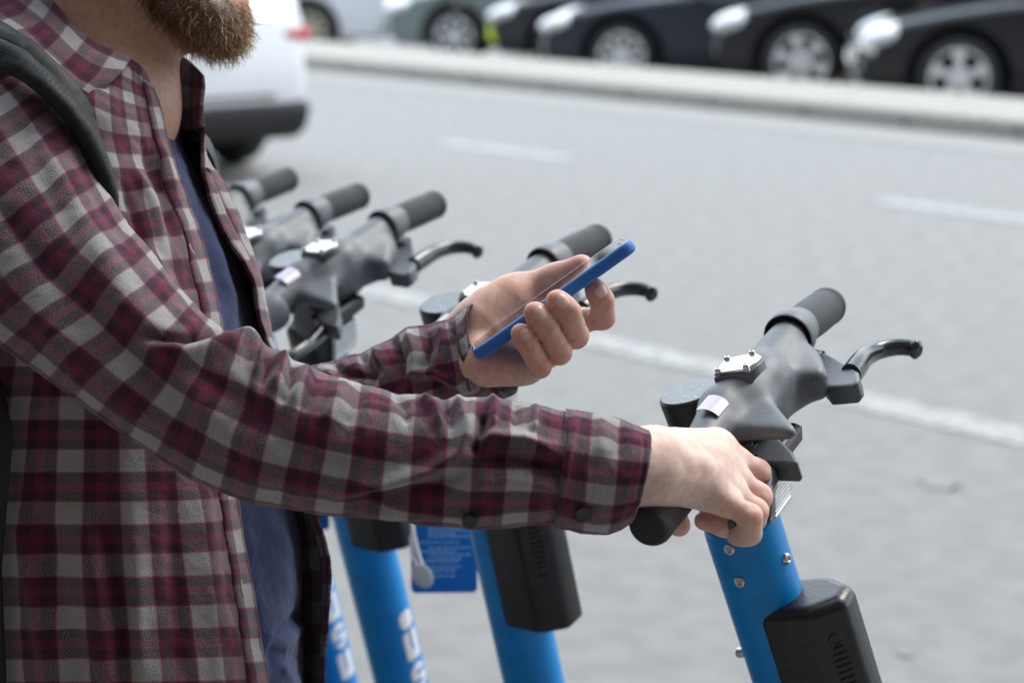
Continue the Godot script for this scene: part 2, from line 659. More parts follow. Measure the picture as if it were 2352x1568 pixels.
# ---------------------------------------------------------------- light and camera
func make_view() -> void:
	var cam := Camera3D.new()
	cam.name = "camera"
	add_child(cam)
	cam.position = EYE
	cam.rotation = Vector3(-PITCH, 0, 0)
	cam.fov = rad_to_deg(2.0 * atan(CY / FOC))
	cam.near = 0.05
	cam.far = 500.0
	var at := CameraAttributesPhysical.new()
	at.frustum_focal_length = 76.0
	at.frustum_focus_distance = 1.76
	at.exposure_aperture = 5.6
	cam.attributes = at
	cam.fov = rad_to_deg(2.0 * atan(CY / FOC))
	cam.current = true
	#CROP
	var we := WorldEnvironment.new()
	we.name = "world_environment"
	var e := Environment.new()
	e.background_mode = Environment.BG_SKY
	var sky := Sky.new()
	var sm := ProceduralSkyMaterial.new()
	sm.sky_top_color = Color(0.87, 0.935, 1.0)
	sm.sky_horizon_color = Color(0.94, 0.955, 0.97)
	sm.sky_curve = 0.2
	sm.ground_bottom_color = Color(0.45, 0.45, 0.44)
	sm.ground_horizon_color = Color(0.6, 0.61, 0.62)
	sm.sun_angle_max = 1.0
	sky.sky_material = sm
	e.sky = sky
	e.tonemap_mode = Environment.TONE_MAPPER_LINEAR
	e.tonemap_exposure = EXPOSURE
	e.background_energy_multiplier = 0.95
	e.sdfgi_enabled = true
	e.ssao_enabled = true
	e.ssil_enabled = true
	we.environment = e
	add_child(we)
	var sun := DirectionalLight3D.new()
	sun.name = "sun"
	add_child(sun)
	sun.light_energy = 0.32
	sun.light_angular_distance = 28.0
	sun.light_color = Color(1.0, 0.985, 0.96)
	sun.shadow_enabled = true
	sun.look_at_from_position(Vector3(0.75, 1.25, -0.55), Vector3.ZERO)

const EXPOSURE := 3.2

# ---------------------------------------------------------------- the street
func band(p0: Vector3, width: float, from: float, to: float, y: float, ragged := 0.0, sd := 1) -> ArrayMesh:
	var mb := MB.new()
	var n := maxi(2, int((to - from) / 0.12)) if ragged > 0 else maxi(2, int((to - from) / 4.0))
	var f := FastNoiseLite.new()
	f.seed = sd
	f.frequency = 1.4
	var pts := PackedVector3Array()
	for k in n + 1:
		var s := lerpf(from, to, float(k) / n)
		var a := p0 + ROAD * s + ACROSS * (ragged * f.get_noise_1d(s * 3.0))
		var b := p0 + ROAD * s + ACROSS * (width + ragged * f.get_noise_1d(s * 3.0 + 400.0))
		a.y = y
		b.y = y
		pts.append(a)
		pts.append(b)
	mb.grid(pts, 2, n + 1, false, 1.0)
	if mb.n[0].y < 0:
		mb = MB.new()
		mb.grid(pts, 2, n + 1, false, -1.0)
	return mb.mesh()

func make_street() -> void:
	var k0 := ground(1176, 207)
	var edge := Vector3(k0.x, 0, k0.z)
	struct("road", band(edge - ACROSS * 90.0, 90.4, -150, 200, 0.0), M.asphalt)
	struct("parking_ground", band(edge + ACROSS * 1.2, 260.0, -150, 300, -0.18), M.asphalt)
	# worn white lines
	var near := ground(1500, 813)
	struct("lane_line", band(near - ACROSS * 0.10, 0.19, -8, 30, 0.004, 0.02, 2), M.paint)
	var dash0 := ground(1155, 345)
	var dash := band(dash0 - ACROSS * 0.12, 0.22, -0.68, 0.66, 0.004, 0.015, 3)
	struct("lane_dash", dash, M.paint)
	for s in [-8.5, -4.25, 4.2, 8.3, 12.4, 16.5]:
		struct("lane_dash", band(dash0 - ACROSS * 0.12, 0.22, s - 0.95, s + 0.95, 0.004, 0.015, int(s) + 40), M.paint)
	# pale spots on the asphalt
	var rng := RandomNumberGenerator.new()
	rng.seed = 31
	for q in [[2082, 1496, 0.022], [2160, 1108, 0.06]]:
		var c := ground(q[0], q[1], 0.004)
		var sp := MB.new()
		var pts2 := []
		for i in 14:
			var a := -TAU * i / 14.0
			pts2.append(c + Vector3(cos(a), 0, sin(a) * 1.3) * float(q[2]) * rng.randf_range(0.6, 1.2))
		sp.face(pts2)
		struct("road_stain", sp.mesh(), M.stain)
	# raised island along the far side: pale kerb stones with a browner face, and a pale gutter
	struct("gutter", band(k0 - ACROSS * 0.75, 0.75, -30, 60, 0.005), M.gutter)
	var ks := thing("kerb", "pale concrete kerb along the far side of the road", "kerb")
	var stone := MB.new()
	var w := 1.5
	var len := 0.98
	var o := round_rect(Vector3.ZERO, ROAD, ACROSS, len / 2, w / 2, 0.02, 2)
	for q in o.size():
		o[q] -= Vector3(0, 0.19, 0)
	stone.slab(o, Vector3.UP, 0.33, 0.025, 3)
	var sm := stone.mesh()
	for k in range(-14, 22):
		var c := k0 + ROAD * (k * 1.0) + ACROSS * w / 2
		part("kerb_stone", sm, M.kerb, ks, Transform3D(Basis.IDENTITY, c))
	# trees beyond the parked cars: above the frame, mirrored dark green in the phone and the car paint
	for k in 9:
		make_tree(edge + ACROSS * (10.5 + 1.2 * sin(k * 2.1)) + ROAD * (-12.0 + k * 4.6 + 0.8 * sin(k * 5.3)), 60 + k, 2.5 + 0.4 * sin(k * 1.7))
	# buildings on the man's side of the street: out of the frame, they shade whatever faces them; the second is added for that alone
	make_building(Vector3(-3.3, 0, 0.5), ROAD, ROAD.cross(Vector3.UP), -1.0, "tall dark brick building along the pavement where the scooters stand")
	make_building(Vector3(0.6, 0, 2.4), Vector3(-0.97, 0, 0.243), Vector3(0.243, 0, 0.97), 1.0, "unseen dark brick building added to shade the camera side")

func make_building(at: Vector3, along: Vector3, outward_z: Vector3, depth_side: float, label: String) -> void:
	var b := thing("building", label, "building", Transform3D(Basis(along, Vector3.UP, along.cross(Vector3.UP)), at))
	var sgn := 1.0 if along.cross(Vector3.UP).dot(outward_z) > 0 else -1.0
	var back := sgn * depth_side * 8.0
	var x0 := -32.0 if depth_side < 0 else -14.0
	var x1 := 20.0 if depth_side < 0 else 2.2
	var wall := MB.new()
	wall.box(Vector3(x0, 0, minf(0, back)), Vector3(x1, 17, maxf(0, back)))
	part("wall", wall.mesh(), M.wall, b)
	var wm := MB.new()
	wm.box(Vector3(-0.7, 0, -0.04), Vector3(0.7, 1.7, 0.04))
	var win := wm.mesh()
	var fr := MB.new()
	fr.box(Vector3(-0.85, -0.12, -0.06), Vector3(0.85, 0, 0.06))
	var sill := fr.mesh()
	for row in 5:
		for i in int((x1 - x0) / 3.0):
			var wd := part("window", win, M.pane, b, Transform3D(Basis.IDENTITY, Vector3(x0 + 1.5 + i * 3.0, 1.2 + row * 3.2, 0)))
			part("sill", sill, M.kerb, wd)

func make_tree(at: Vector3, sd: int, size: float) -> void:
	var t := thing("leafy_tree", "dark green leafy tree beyond the parked cars", "tree", Transform3D(Basis.IDENTITY, Vector3(at.x, -0.18, at.z)), "trees beyond the parked cars")
	var rng := RandomNumberGenerator.new()
	rng.seed = sd
	var tr := MB.new()
	tr.tube([Vector3.ZERO, Vector3(0.05, 1.0, 0), Vector3(0.0, 2.4, 0.1), Vector3(0.1, 4.4, 0)], [0.19, 0.15, 0.12, 0.04], 10)
	for k in 6:
		var a := rng.randf() * TAU
		var y := rng.randf_range(1.1, 2.8)
		var d := Vector3(cos(a), rng.randf_range(0.3, 0.9), sin(a))
		tr.tube([Vector3(0.03, y, 0.03), Vector3(0.03, y, 0.03) + d * size * 0.35, Vector3(0.03, y, 0.03) + d * size * 0.7], [0.07, 0.045, 0.015], 7)
	part("trunk", tr.mesh(), M.bark, t)
	var cr := MB.new()
	var clumps := []
	for k in 26:
		var d := Vector3(rng.randfn(), rng.randfn() * 0.85, rng.randfn()).normalized() * pow(rng.randf(), 0.4)
		clumps.append([Vector3(0, 1.0 + size * 0.85, 0) + d * Vector3(size, size * 0.95, size) * 0.85, rng.randf_range(0.5, 0.95)])
	for k in 2600:
		var c: Array = clumps[rng.randi() % clumps.size()]
		var d := Vector3(rng.randfn(), rng.randfn(), rng.randfn()).normalized()
		var p: Vector3 = c[0] + d * float(c[1]) * pow(rng.randf(), 0.35)
		if p.y < 0.35:
			continue
		var n := (d + Vector3(rng.randfn(), rng.randfn() + 0.6, rng.randfn()) * 0.5).normalized()
		var x := n.cross(Vector3(rng.randfn(), rng.randfn(), rng.randfn())).normalized() * rng.randf_range(0.07, 0.13)
		var y := n.cross(x) * 1.5
		cr.face([p - y, p + x, p + y, p - x])
	part("crown", cr.mesh(), M.leaf, t)

# ---------------------------------------------------------------- cars (nose to +x, right side to +z, standing on y = 0)
func arch(cx: float, cy: float, r: float, y0: float) -> Array:
	# from front to rear over the wheel
	var out := []
	var a0 := asin((y0 - cy) / r)
	for k in 13:
		var a := lerpf(a0, PI - a0, k / 12.0)
		out.append(Vector2(cx + r * cos(a), cy + r * sin(a)))
	return out

func pillow(outline: Array, hw: float, nose: float, tail: float, steps: Array) -> ArrayMesh:
	# side outline given counter-clockwise in (x, y); swept across the car with its edges rounded and its ends drawn in
	var mb := MB.new()
	var n := outline.size()
	var inn := []
	for i in n:
		var e0: Vector2 = (outline[i] - outline[(i - 1 + n) % n]).normalized()
		var e1: Vector2 = (outline[(i + 1) % n] - outline[i]).normalized()
		var q := Vector2(-e0.y - e1.y, e0.x + e1.x)
		inn.append(q.normalized())
	var rows := []
	for s in steps:
		rows.append([-hw + s[0], s[1]])
	for k in range(steps.size() - 1, -1, -1):
		rows.append([hw - steps[k][0], steps[k][1]])
	var p := PackedVector3Array()
	for r in rows:
		for i in n:
			var q: Vector2 = outline[i] + inn[i] * r[1]
			var f := 1.0 - 0.17 * pow(smoothstep(nose - 0.95, nose + 0.05, q.x), 2.0) - 0.12 * pow(smoothstep(-tail + 0.8, -tail - 0.05, q.x), 2.0)
			var h := 1.0 - 0.10 * smoothstep(0.75, 1.6, q.y) - 0.05 * smoothstep(0.5, 0.2, q.y)
			p.append(Vector3(q.x, q.y, r[0] * f * h))
	var nv := rows.size()
	mb.grid(p, n, nv, true, -1.0)
	var test := mb.n[(nv / 2) * (n + 1) + 2]
	if test.dot(Vector3(-inn[2].x, -inn[2].y, 0)) < 0:
		mb = MB.new()
		mb.grid(p, n, nv, true, 1.0)
	for e in 2:
		var flat := PackedVector2Array()
		for i in n:
			var q := p[(0 if e == 0 else nv - 1) * n + i]
			flat.append(Vector2(q.x, q.y))
		var plain := PackedVector2Array(outline)
		var ix := Geometry2D.triangulate_polygon(plain)
		if ix.is_empty():
			print("cap of a car part failed")
		var s := mb.v.size()
		for i in n:
			mb.vert(p[(0 if e == 0 else nv - 1) * n + i], Vector3(0, 0, -1 if e == 0 else 1))
		for k in range(0, ix.size(), 3):
			var a := flat[ix[k]]
			var cw := (flat[ix[k + 1]] - a).cross(flat[ix[k + 2]] - a) < 0
			if cw == (e == 1):
				mb.t.append_array(PackedInt32Array([s + ix[k], s + ix[k + 1], s + ix[k + 2]]))
			else:
				mb.t.append_array(PackedInt32Array([s + ix[k], s + ix[k + 2], s + ix[k + 1]]))
	return mb.mesh()

func ellipsoid(mb: MB, c: Vector3, rx: Vector3, ry: Vector3, rz: Vector3, nu := 18, nv := 10) -> void:
	var rings := []
	for j in nv + 1:
		var b := PI * (j + 0.001) / (nv + 0.002) - PI / 2
		var r := PackedVector3Array()
		for i in nu:
			var a := TAU * i / nu
			r.append(c + rx * cos(b) * cos(a) + ry * sin(b) + rz * cos(b) * sin(a))
		rings.append(r)
	mb.loft(rings, 0)

func make_wheel(parent: Node, at: Vector3, r: float, w: float, spokes: int, out: float, rim_mat: Material, style: int) -> void:
	# out = +1 or -1: the side that shows
	var wh := Node3D.new()
	wh.name = "wheel"
	parent.add_child(wh, true)
	wh.position = at
	var ty := MB.new()
	var rr := r * 0.69
	ty.lathe(Vector3.ZERO, Vector3(0, 0, 1), [Vector2(-w / 2, rr), Vector2(-w / 2 - 0.004, rr + 0.03), Vector2(-w / 2 + 0.01, r - 0.035), Vector2(-w / 2 + 0.035, r - 0.008), Vector2(0, r), Vector2(w / 2 - 0.035, r - 0.008), Vector2(w / 2 - 0.01, r - 0.035), Vector2(w / 2 + 0.004, rr + 0.03), Vector2(w / 2, rr)], 32, 0)
	part("tyre", ty.mesh(), M.tyre, wh)
	var rim := MB.new()
	rim.lathe(Vector3.ZERO, Vector3(0, 0, out), [Vector2(-w / 2, rr * 0.95), Vector2(w / 2 - 0.03, rr * 0.90), Vector2(w / 2 + 0.002, rr * 0.93), Vector2(w / 2 + 0.004, rr), Vector2(w / 2 - 0.01, rr + 0.004)], 32, 0)
	rim.lathe(Vector3(0, 0, out * (w / 2 - 0.07)), Vector3(0, 0, out), [Vector2(0, rr * 0.20), Vector2(0.05, rr * 0.20), Vector2(0.062, rr * 0.15)], 16)
	var hx := rr * (0.10 if style == 0 else 0.19)
	for k in spokes:
		var a := TAU * k / spokes + 0.3
		var d := Vector3(cos(a), sin(a), 0)
		var s := Vector3(-sin(a), cos(a), 0)
		var z0 := out * (w / 2 - 0.03)
		var z1 := out * (w / 2 - 0.008)
		var rings := []
		for q in [[0.12, z0, 1.0], [0.55, z0 + out * 0.008, 0.8], [0.94, z1 - out * 0.01, 1.25]]:
			var c: Vector3 = d * rr * q[0] + Vector3(0, 0, q[1])
			rings.append(PackedVector3Array([c + s * hx * q[2], c + s * hx * q[2] * 0.75 + Vector3(0, 0, out * 0.02), c - s * hx * q[2] * 0.75 + Vector3(0, 0, out * 0.02), c - s * hx * q[2], c - Vector3(0, 0, out * 0.02)]))
		rim.loft(rings)
	part("rim", rim.mesh(), rim_mat, wh)
	var disc := MB.new()
	disc.lathe(Vector3(0, 0, out * (w / 2 - 0.12)), Vector3(0, 0, out), [Vector2(0, rr * 0.93), Vector2(0.01, rr * 0.93)], 24)
	part("brake_disc", disc.mesh(), M.liner, wh)

func make_car(called: String, label: String, at: Transform3D, group: String, o: Dictionary) -> Node3D:
	var t := thing(called, label, "car", at, group)
	var L: float = o.get("len", 4.4)
	var W: float = o.get("w", 1.76)
	var up: float = o.get("up", 1.0)           # 1 a saloon, 1.18 a tall car
	var r: float = o.get("r", 0.325)
	var paint: Material = o.paint
	var nose := L / 2
	var fx := nose - 0.80
	var rx := fx - L * 0.595
	var y0 := 0.2 * up
	var ol := [Vector2(nose - 0.10, y0 + 0.02), Vector2(nose - 0.01, y0 + 0.14), Vector2(nose, 0.48 * up), Vector2(nose - 0.03, 0.60 * up), Vector2(nose - 0.12, 0.69 * up), Vector2(nose - 0.30, 0.765 * up), Vector2(nose - 0.7, 0.85 * up), Vector2(nose - 1.1, 0.905 * up), Vector2(nose - 1.45, 0.945 * up), Vector2(0, 0.95 * up), Vector2(-nose + 0.9, 0.97 * up), Vector2(-nose + 0.3, 0.975 * up), Vector2(-nose + 0.10, 0.94 * up), Vector2(-nose + 0.02, 0.80 * up), Vector2(-nose, 0.52 * up), Vector2(-nose + 0.02, y0 + 0.14), Vector2(-nose + 0.1, y0 + 0.02)]
	ol.reverse()
	# now clockwise from the tail's underside over the roof line to the nose; close along the sill, wheel arches cut out
	var ccw := []
	for q in ol:
		ccw.append(q)
	ccw.reverse()
	var arch_r := r + 0.055
	var under := [Vector2(rx - arch_r - 0.02, y0)]
	var ra := arch(rx, r, arch_r, y0)
	ra.reverse()
	under += ra
	under.append(Vector2(0.0, y0 - 0.015))
	var fa := arch(fx, r, arch_r, y0)
	fa.reverse()
	under += fa
	var full := ccw + under
	var body := part("body", pillow(full, W / 2, nose, nose, [[0.0, 0.055], [0.012, 0.03], [0.04, 0.012], [0.10, 0.003], [0.30, 0.0]]), paint, t)
	# dark inside of the arches and the underside
	var li := MB.new()
	li.box(Vector3(-nose + 0.25, y0 + 0.03, -W / 2 + 0.26), Vector3(nose - 0.25, 0.62 * up, W / 2 - 0.26))
	part("underbody", li.mesh(), M.liner, t)
	# glasshouse
	var gh := [Vector2(nose - 1.28, 0.93 * up), Vector2(nose - 1.75, 1.22 * up), Vector2(nose - 2.05, 1.37 * up), Vector2(nose - 2.6, 1.43 * up), Vector2(-nose + 1.3, 1.42 * up), Vector2(-nose + 0.75 - 0.3 * (up - 1.0), 1.30 * up), Vector2(-nose + 0.38 - 0.8 * (up - 1.0), 0.95 * up)]
	var windows := part("windows", pillow(gh, W / 2 - 0.03, nose - 1.2, nose, [[0.0, 0.06], [0.02, 0.03], [0.07, 0.0]]), M.carglass, t)
	var rf := [Vector2(nose - 1.85, 1.30 * up), Vector2(nose - 2.06, 1.39 * up), Vector2(nose - 2.6, 1.455 * up), Vector2(-nose + 1.3, 1.445 * up), Vector2(-nose + 0.7, 1.32 * up), Vector2(-nose + 1.3, 1.36 * up), Vector2(nose - 2.6, 1.38 * up)]
	part("roof", pillow(rf, W / 2 - 0.13, nose, nose, [[0.0, 0.01], [0.03, 0.0]]), paint, t)
	for s in [-1.0, 1.0]:
		for q in [fx, rx]:
			make_wheel(t, Vector3(q, r, s * (W / 2 - o.get("tuck", 0.135))), r, 0.2, o.get("spokes", 7), s, o.get("rim", M.rim), o.get("style", 0))
		var hl := MB.new()
		ellipsoid(hl, Vector3(nose - 0.20, 0.655 * up, s * (W / 2 - 0.25)), Vector3(0.22, -0.04, -0.03 * s), Vector3(-0.02, 0.10 * up, 0), Vector3(-0.10 * s, 0, 0.21 * s))
		part("headlight", hl.mesh(), M.lamp, t)
		var tl := MB.new()
		ellipsoid(tl, Vector3(-nose + 0.08, o.get("tail_y", 0.80 * up), s * (W / 2 - 0.20)), Vector3(0.07, 0, 0), Vector3(0, 0.06, 0), Vector3(0.0, 0.0, 0.17))
		part("tail_light", tl.mesh(), M.redlamp, t)
		var fg := MB.new()
		ellipsoid(fg, Vector3(nose - 0.10, 0.38 * up, s * (W / 2 - 0.33)), Vector3(0.06, 0, 0), Vector3(0, 0.05, 0), Vector3(0, 0, 0.07), 12, 8)
		part("fog_light", fg.mesh(), M.lamp, t)
		var mi := MB.new()
		ellipsoid(mi, Vector3(nose - 1.55, 1.0 * up, s * (W / 2 + 0.07)), Vector3(0.07, 0, 0), Vector3(0, 0.07, 0), Vector3(0, 0, 0.10), 12, 8)
		part("mirror", mi.mesh(), paint, t)
		for q in [0.25, -0.85]:
			var dh := MB.new()
			dh.box(Vector3(q - 0.11, 0.80 * up, s * (W / 2 - 0.02) - 0.012), Vector3(q + 0.11, 0.825 * up, s * (W / 2 - 0.02) + 0.02))
			part("door_handle", dh.mesh(), M.chrome if o.get("bright", false) else paint, t)
		var sl := MB.new()
		sl.box(Vector3(rx + arch_r + 0.02, y0 - 0.01, s * (W / 2 - 0.05) - 0.03), Vector3(fx - arch_r - 0.02, y0 + 0.07, s * (W / 2 - 0.05) + 0.03))
		part("sill", sl.mesh(), M.liner, t)
		if o.get("amber", false):
			var am := MB.new()
			ellipsoid(am, Vector3(nose - 0.33, 0.62 * up, s * (W / 2 - 0.15)), Vector3(0.06, 0, -0.03 * s), Vector3(0, 0.03, 0), Vector3(0.0, 0, 0.05), 12, 8)
			part("indicator", am.mesh(), M.amber, t)
	var gr := MB.new()
	gr.box(Vector3(nose - 0.16, 0.50 * up, -0.42), Vector3(nose + 0.004, 0.63 * up, 0.42))
	part("grille", gr.mesh(), M.liner, t)
	var gb := MB.new()
	for k in 3:
		gb.box(Vector3(nose - 0.05, (0.52 + 0.04 * k) * up, -0.40), Vector3(nose + 0.015, (0.53 + 0.04 * k) * up, 0.40))
	part("grille_bars", gb.mesh(), M.chrome, t)
	var np := MB.new()
	np.box(Vector3(nose - 0.02, 0.36 * up, -0.26), Vector3(nose + 0.018, 0.47 * up, 0.26))
	part("number_plate", np.mesh(), M.white, t)
	var rp := MB.new()
	rp.box(Vector3(-nose - 0.012, 0.62 * up, -0.26), Vector3(-nose + 0.02, 0.73 * up, 0.26))
	part("number_plate", rp.mesh(), M.white, t)
	if o.get("chrome_bumper", false):
		var cb := MB.new()
		var pts := []
		var rad := []
		for k in 13:
			var z := lerpf(-W / 2 + 0.12, W / 2 - 0.12, k / 12.0)
			pts.append(Vector3(nose + 0.07 - 0.5 * pow(absf(z) / (W / 2), 3.0) * 0.45, 0.60 * up - 0.05, z))
			rad.append(0.05)
		cb.tube(pts, rad, 10)
		for s in [-1.0, 1.0]:
			cb.tube([Vector3(nose + 0.05, 0.58 * up, s * 0.62), Vector3(nose + 0.08, 0.40 * up, s * 0.60), Vector3(nose, 0.24 * up, s * 0.5)], [0.045, 0.045, 0.045], 10)
		part("bull_bar", cb.mesh(), M.chrome, t)
	if o.get("black_bumper", false):
		var bb := [Vector2(-nose + 0.35, 0.30), Vector2(-nose + 0.35, 0.46), Vector2(-nose + 0.02, 0.47), Vector2(-nose - 0.03, 0.43), Vector2(-nose - 0.01, 0.30), Vector2(-nose + 0.10, 0.24)]
		part("bumper", pillow(bb, W / 2 + 0.01, nose, nose, [[0.0, 0.03], [0.03, 0.0]]), M.tyre, t)
		var tg := MB.new()
		tg.box(Vector3(-nose - 0.008, 0.50, -0.55), Vector3(-nose + 0.02, 0.515, 0.55))
		part("tailgate_seam", tg.mesh(), M.liner, t)
	return t

func parked(px: float, py: float, h: float, along: Vector3, side: float, o: Dictionary) -> Transform3D:
	# puts the front (or rear) wheel that shows at that pixel
	var L: float = o.get("len", 4.4)
	var W: float = o.get("w", 1.76)
	var fx := L / 2 - 0.80
	var wx := fx - L * 0.595 if o.get("by_rear", false) else fx
	var b := Basis(along, Vector3.UP, along.cross(Vector3.UP))
	var h0: float = o.get("r", 0.325)
	var w := ground(px, py, h)
	return Transform3D(b, Vector3(w.x, w.y - h0, w.z) - b * Vector3(wx, 0, side * (W / 2 - 0.04)))

func make_cars() -> void:
	var row := "cars parked nose to the left beyond the kerb"
	var head := Vector3(-0.99, 0, -0.13).normalized()
	var o := {"paint": car_paint(0.006, 0.007, 0.010), "chrome_bumper": true, "r": 0.36, "up": 1.08, "spokes": 5, "style": 1, "w": 1.74}
	make_car("parked_car", "black parked car with chrome bull bar and five spoke wheels", parked(2203, 180, 0.18, head, -1, o), row, o)
	o = {"paint": car_paint(0.007, 0.008, 0.012), "r": 0.37, "up": 1.12, "spokes": 6, "style": 1, "w": 1.74, "bright": true}
	make_car("parked_car", "tall black parked car with large six spoke wheels beside the bull bar car", parked(1840, 143, 0.19, head, -1, o), row, o)
	o = {"paint": car_paint(0.012, 0.016, 0.026), "r": 0.335, "spokes": 9, "amber": true, "w": 1.7}
	make_car("parked_car", "dark blue parked car with amber indicators and many spoked wheels", parked(1428, 130, 0.155, head, -1, o), row, o)
	o = {"paint": car_paint(0.016, 0.018, 0.022), "r": 0.32, "spokes": 9, "w": 1.62}
	var c := make_car("parked_car", "dark grey parked car between the dark blue and green grey cars", parked(1292, 104, 0.14, head, -1, o), row, o)
	var hi := MB.new()
	hi.tube([Vector3(2.12, 0.34, -0.62), Vector3(2.18, 0.42, -0.60), Vector3(2.17, 0.54, -0.58)], [0.05, 0.07, 0.045], 12)
	part("bumper_marker", hi.mesh(), mat(lin(0.45, 0.6, 0.03), 0.4), c)
	o = {"paint": car_paint(0.15, 0.185, 0.18), "r": 0.32, "spokes": 7, "w": 1.62}
	make_car("parked_car", "green grey parked car with silver spoked wheels", parked(1043, 84, 0.14, head, -1, o), row, o)
	var cream := mat(lin(0.55, 0.50, 0.38), 0.4, 0.5)
	o = {"paint": car_paint(0.60, 0.61, 0.64), "r": 0.32, "spokes": 10, "by_rear": true, "rim": cream, "len": 4.3, "tail_y": 0.80}
	make_car("parked_car", "silver white parked car with cream wheels, its red tail light showing", parked(708, 70, 0.14, head, -1, o), "", o)
	o = {"paint": car_paint(0.78, 0.79, 0.80), "r": 0.34, "up": 1.16, "spokes": 5, "style": 1, "len": 4.3, "w": 1.8, "black_bumper": true, "tail_y": 0.86, "tuck": 0.05}
	var b := Basis(ROAD, Vector3.UP, ROAD.cross(Vector3.UP))
	var w := ground(540, 374)
	make_car("white_car", "tall white car with black rear bumper driving along the road behind the man", Transform3D(b, w - b * Vector3(2.15 - 0.80 - 4.3 * 0.595, 0, 0.86)), "", o)

# ---------------------------------------------------------------- rental scooters
# own axes: origin in the middle of the handlebar, x forward, y up along the stem, z to the rider's right (towards the camera)
var sc_o := Vector3.ZERO
var sc_b := Basis.IDENTITY

func frame_of(far_end: Vector3, bar: Vector3, stem: Vector3) -> Transform3D:
	var b := bar.normalized()
	var a := (stem - b * stem.dot(b)).normalized()
	var c := b.cross(a)
	return Transform3D(Basis(c, a, -b), far_end - b * 0.217)

func loc(px: float, py: float, axis: int, val: float) -> Vector3:
	# the point of the near scooter seen at that pixel, in the plane axis = val of its own axes
	var inv := sc_b.inverse()
	var o := inv * (EYE - sc_o)
	var r := inv * (Vector3((px - CX) / FOC, 0, 0) - (py - CY) / FOC * upv + fwd)
	return o + r * ((val - o[axis]) / r[axis])

func locs(px: Array, y: float, tilt := 0.0) -> Array:
	var out := []
	for k in range(0, px.size(), 2):
		var q := loc(px[k], px[k + 1], 1, y)
		for it in 4:
			q = loc(px[k], px[k + 1], 1, y + tilt * q.z)
		out.append(q)
	return out

func lowered(pts: Array, h: float) -> Array:
	var out := []
	for q: Vector3 in pts:
		out.append(q - Vector3(0, h, 0))
	return out

func knurl_texture() -> ImageTexture:
	var im := Image.create(64, 64, false, Image.FORMAT_L8)
	for y in 64:
		for x in 64:
			var a := absf(sin(PI * (x + y) / 32.0)) * absf(sin(PI * (x - y) / 32.0))
			im.set_pixel(x, y, Color.from_hsv(0, 0, sqrt(a)))
	return ImageTexture.create_from_image(im)

func scratched_texture() -> ImageTexture:
	var rng := RandomNumberGenerator.new()
	rng.seed = 77
	var im := Image.create(256, 256, false, Image.FORMAT_RGB8)
	im.fill(Color(0.36, 0.38, 0.38))
	for k in 260:
		var p := Vector2(rng.randf() * 256, rng.randf() * 256)
		var d := Vector2.from_angle(rng.randf_range(-0.5, 0.9)) * rng.randf_range(8, 50)
		var c := 0.22 + 0.5 * rng.randf()
		for s in 50:
			var q := p + d * (s / 50.0)
			im.set_pixel(posmod(int(q.x), 256), posmod(int(q.y), 256), Color(c, c * 1.01, c))
	return ImageTexture.create_from_image(im)

func torx(mb: MB, at: Vector3, dir: Vector3, r: float) -> void:
	mb.lathe(at, dir, [Vector2(-0.003, r), Vector2(0.0012, r), Vector2(0.0028, r * 0.82), Vector2(0.0036, r * 0.45), Vector2(0.0014, r * 0.38), Vector2(0.0012, 0.0002)], 14, 1)

func curved_glyph(mb: MB, ang: float, y: float, half_a: float, half_y: float, r: float, cut: int) -> void:
	# painted letter on the stem: a patch of the tube's own curve; cut picks which cells are left out
	var na := 12
	var ny := 16
	for j in ny:
		for i in na:
			var fx := (i + 0.5) / na * 2 - 1
			var fy := (j + 0.5) / ny * 2 - 1
			var keep := true
			if cut == 0:
				keep = absf(fx) + absf(fy) < 1.55
			elif cut == 1:
				keep = not (absf(fx) < 0.16 and fy > -0.35) and absf(fx) + absf(fy) < 1.75
			else:
				var q := Vector2(fx, fy * 1.1)
				keep = q.length() < 1.05 and not (absf(fy - 0.3) < 0.13 and fx > -0.35) and not (absf(fy + 0.35) < 0.12 and fx < 0.35)
			if not keep:
				continue
			var p := []
			for q in [[0, 0], [1, 0], [1, 1], [0, 1]]:
				var a: float = ang + ((i + q[0]) / float(na) * 2 - 1) * half_a
				var yy: float = y + ((j + q[1]) / float(ny) * 2 - 1) * half_y
				p.append(Vector3(-0.039 + r * cos(a), yy, -r * sin(a)))
			mb.face(p)

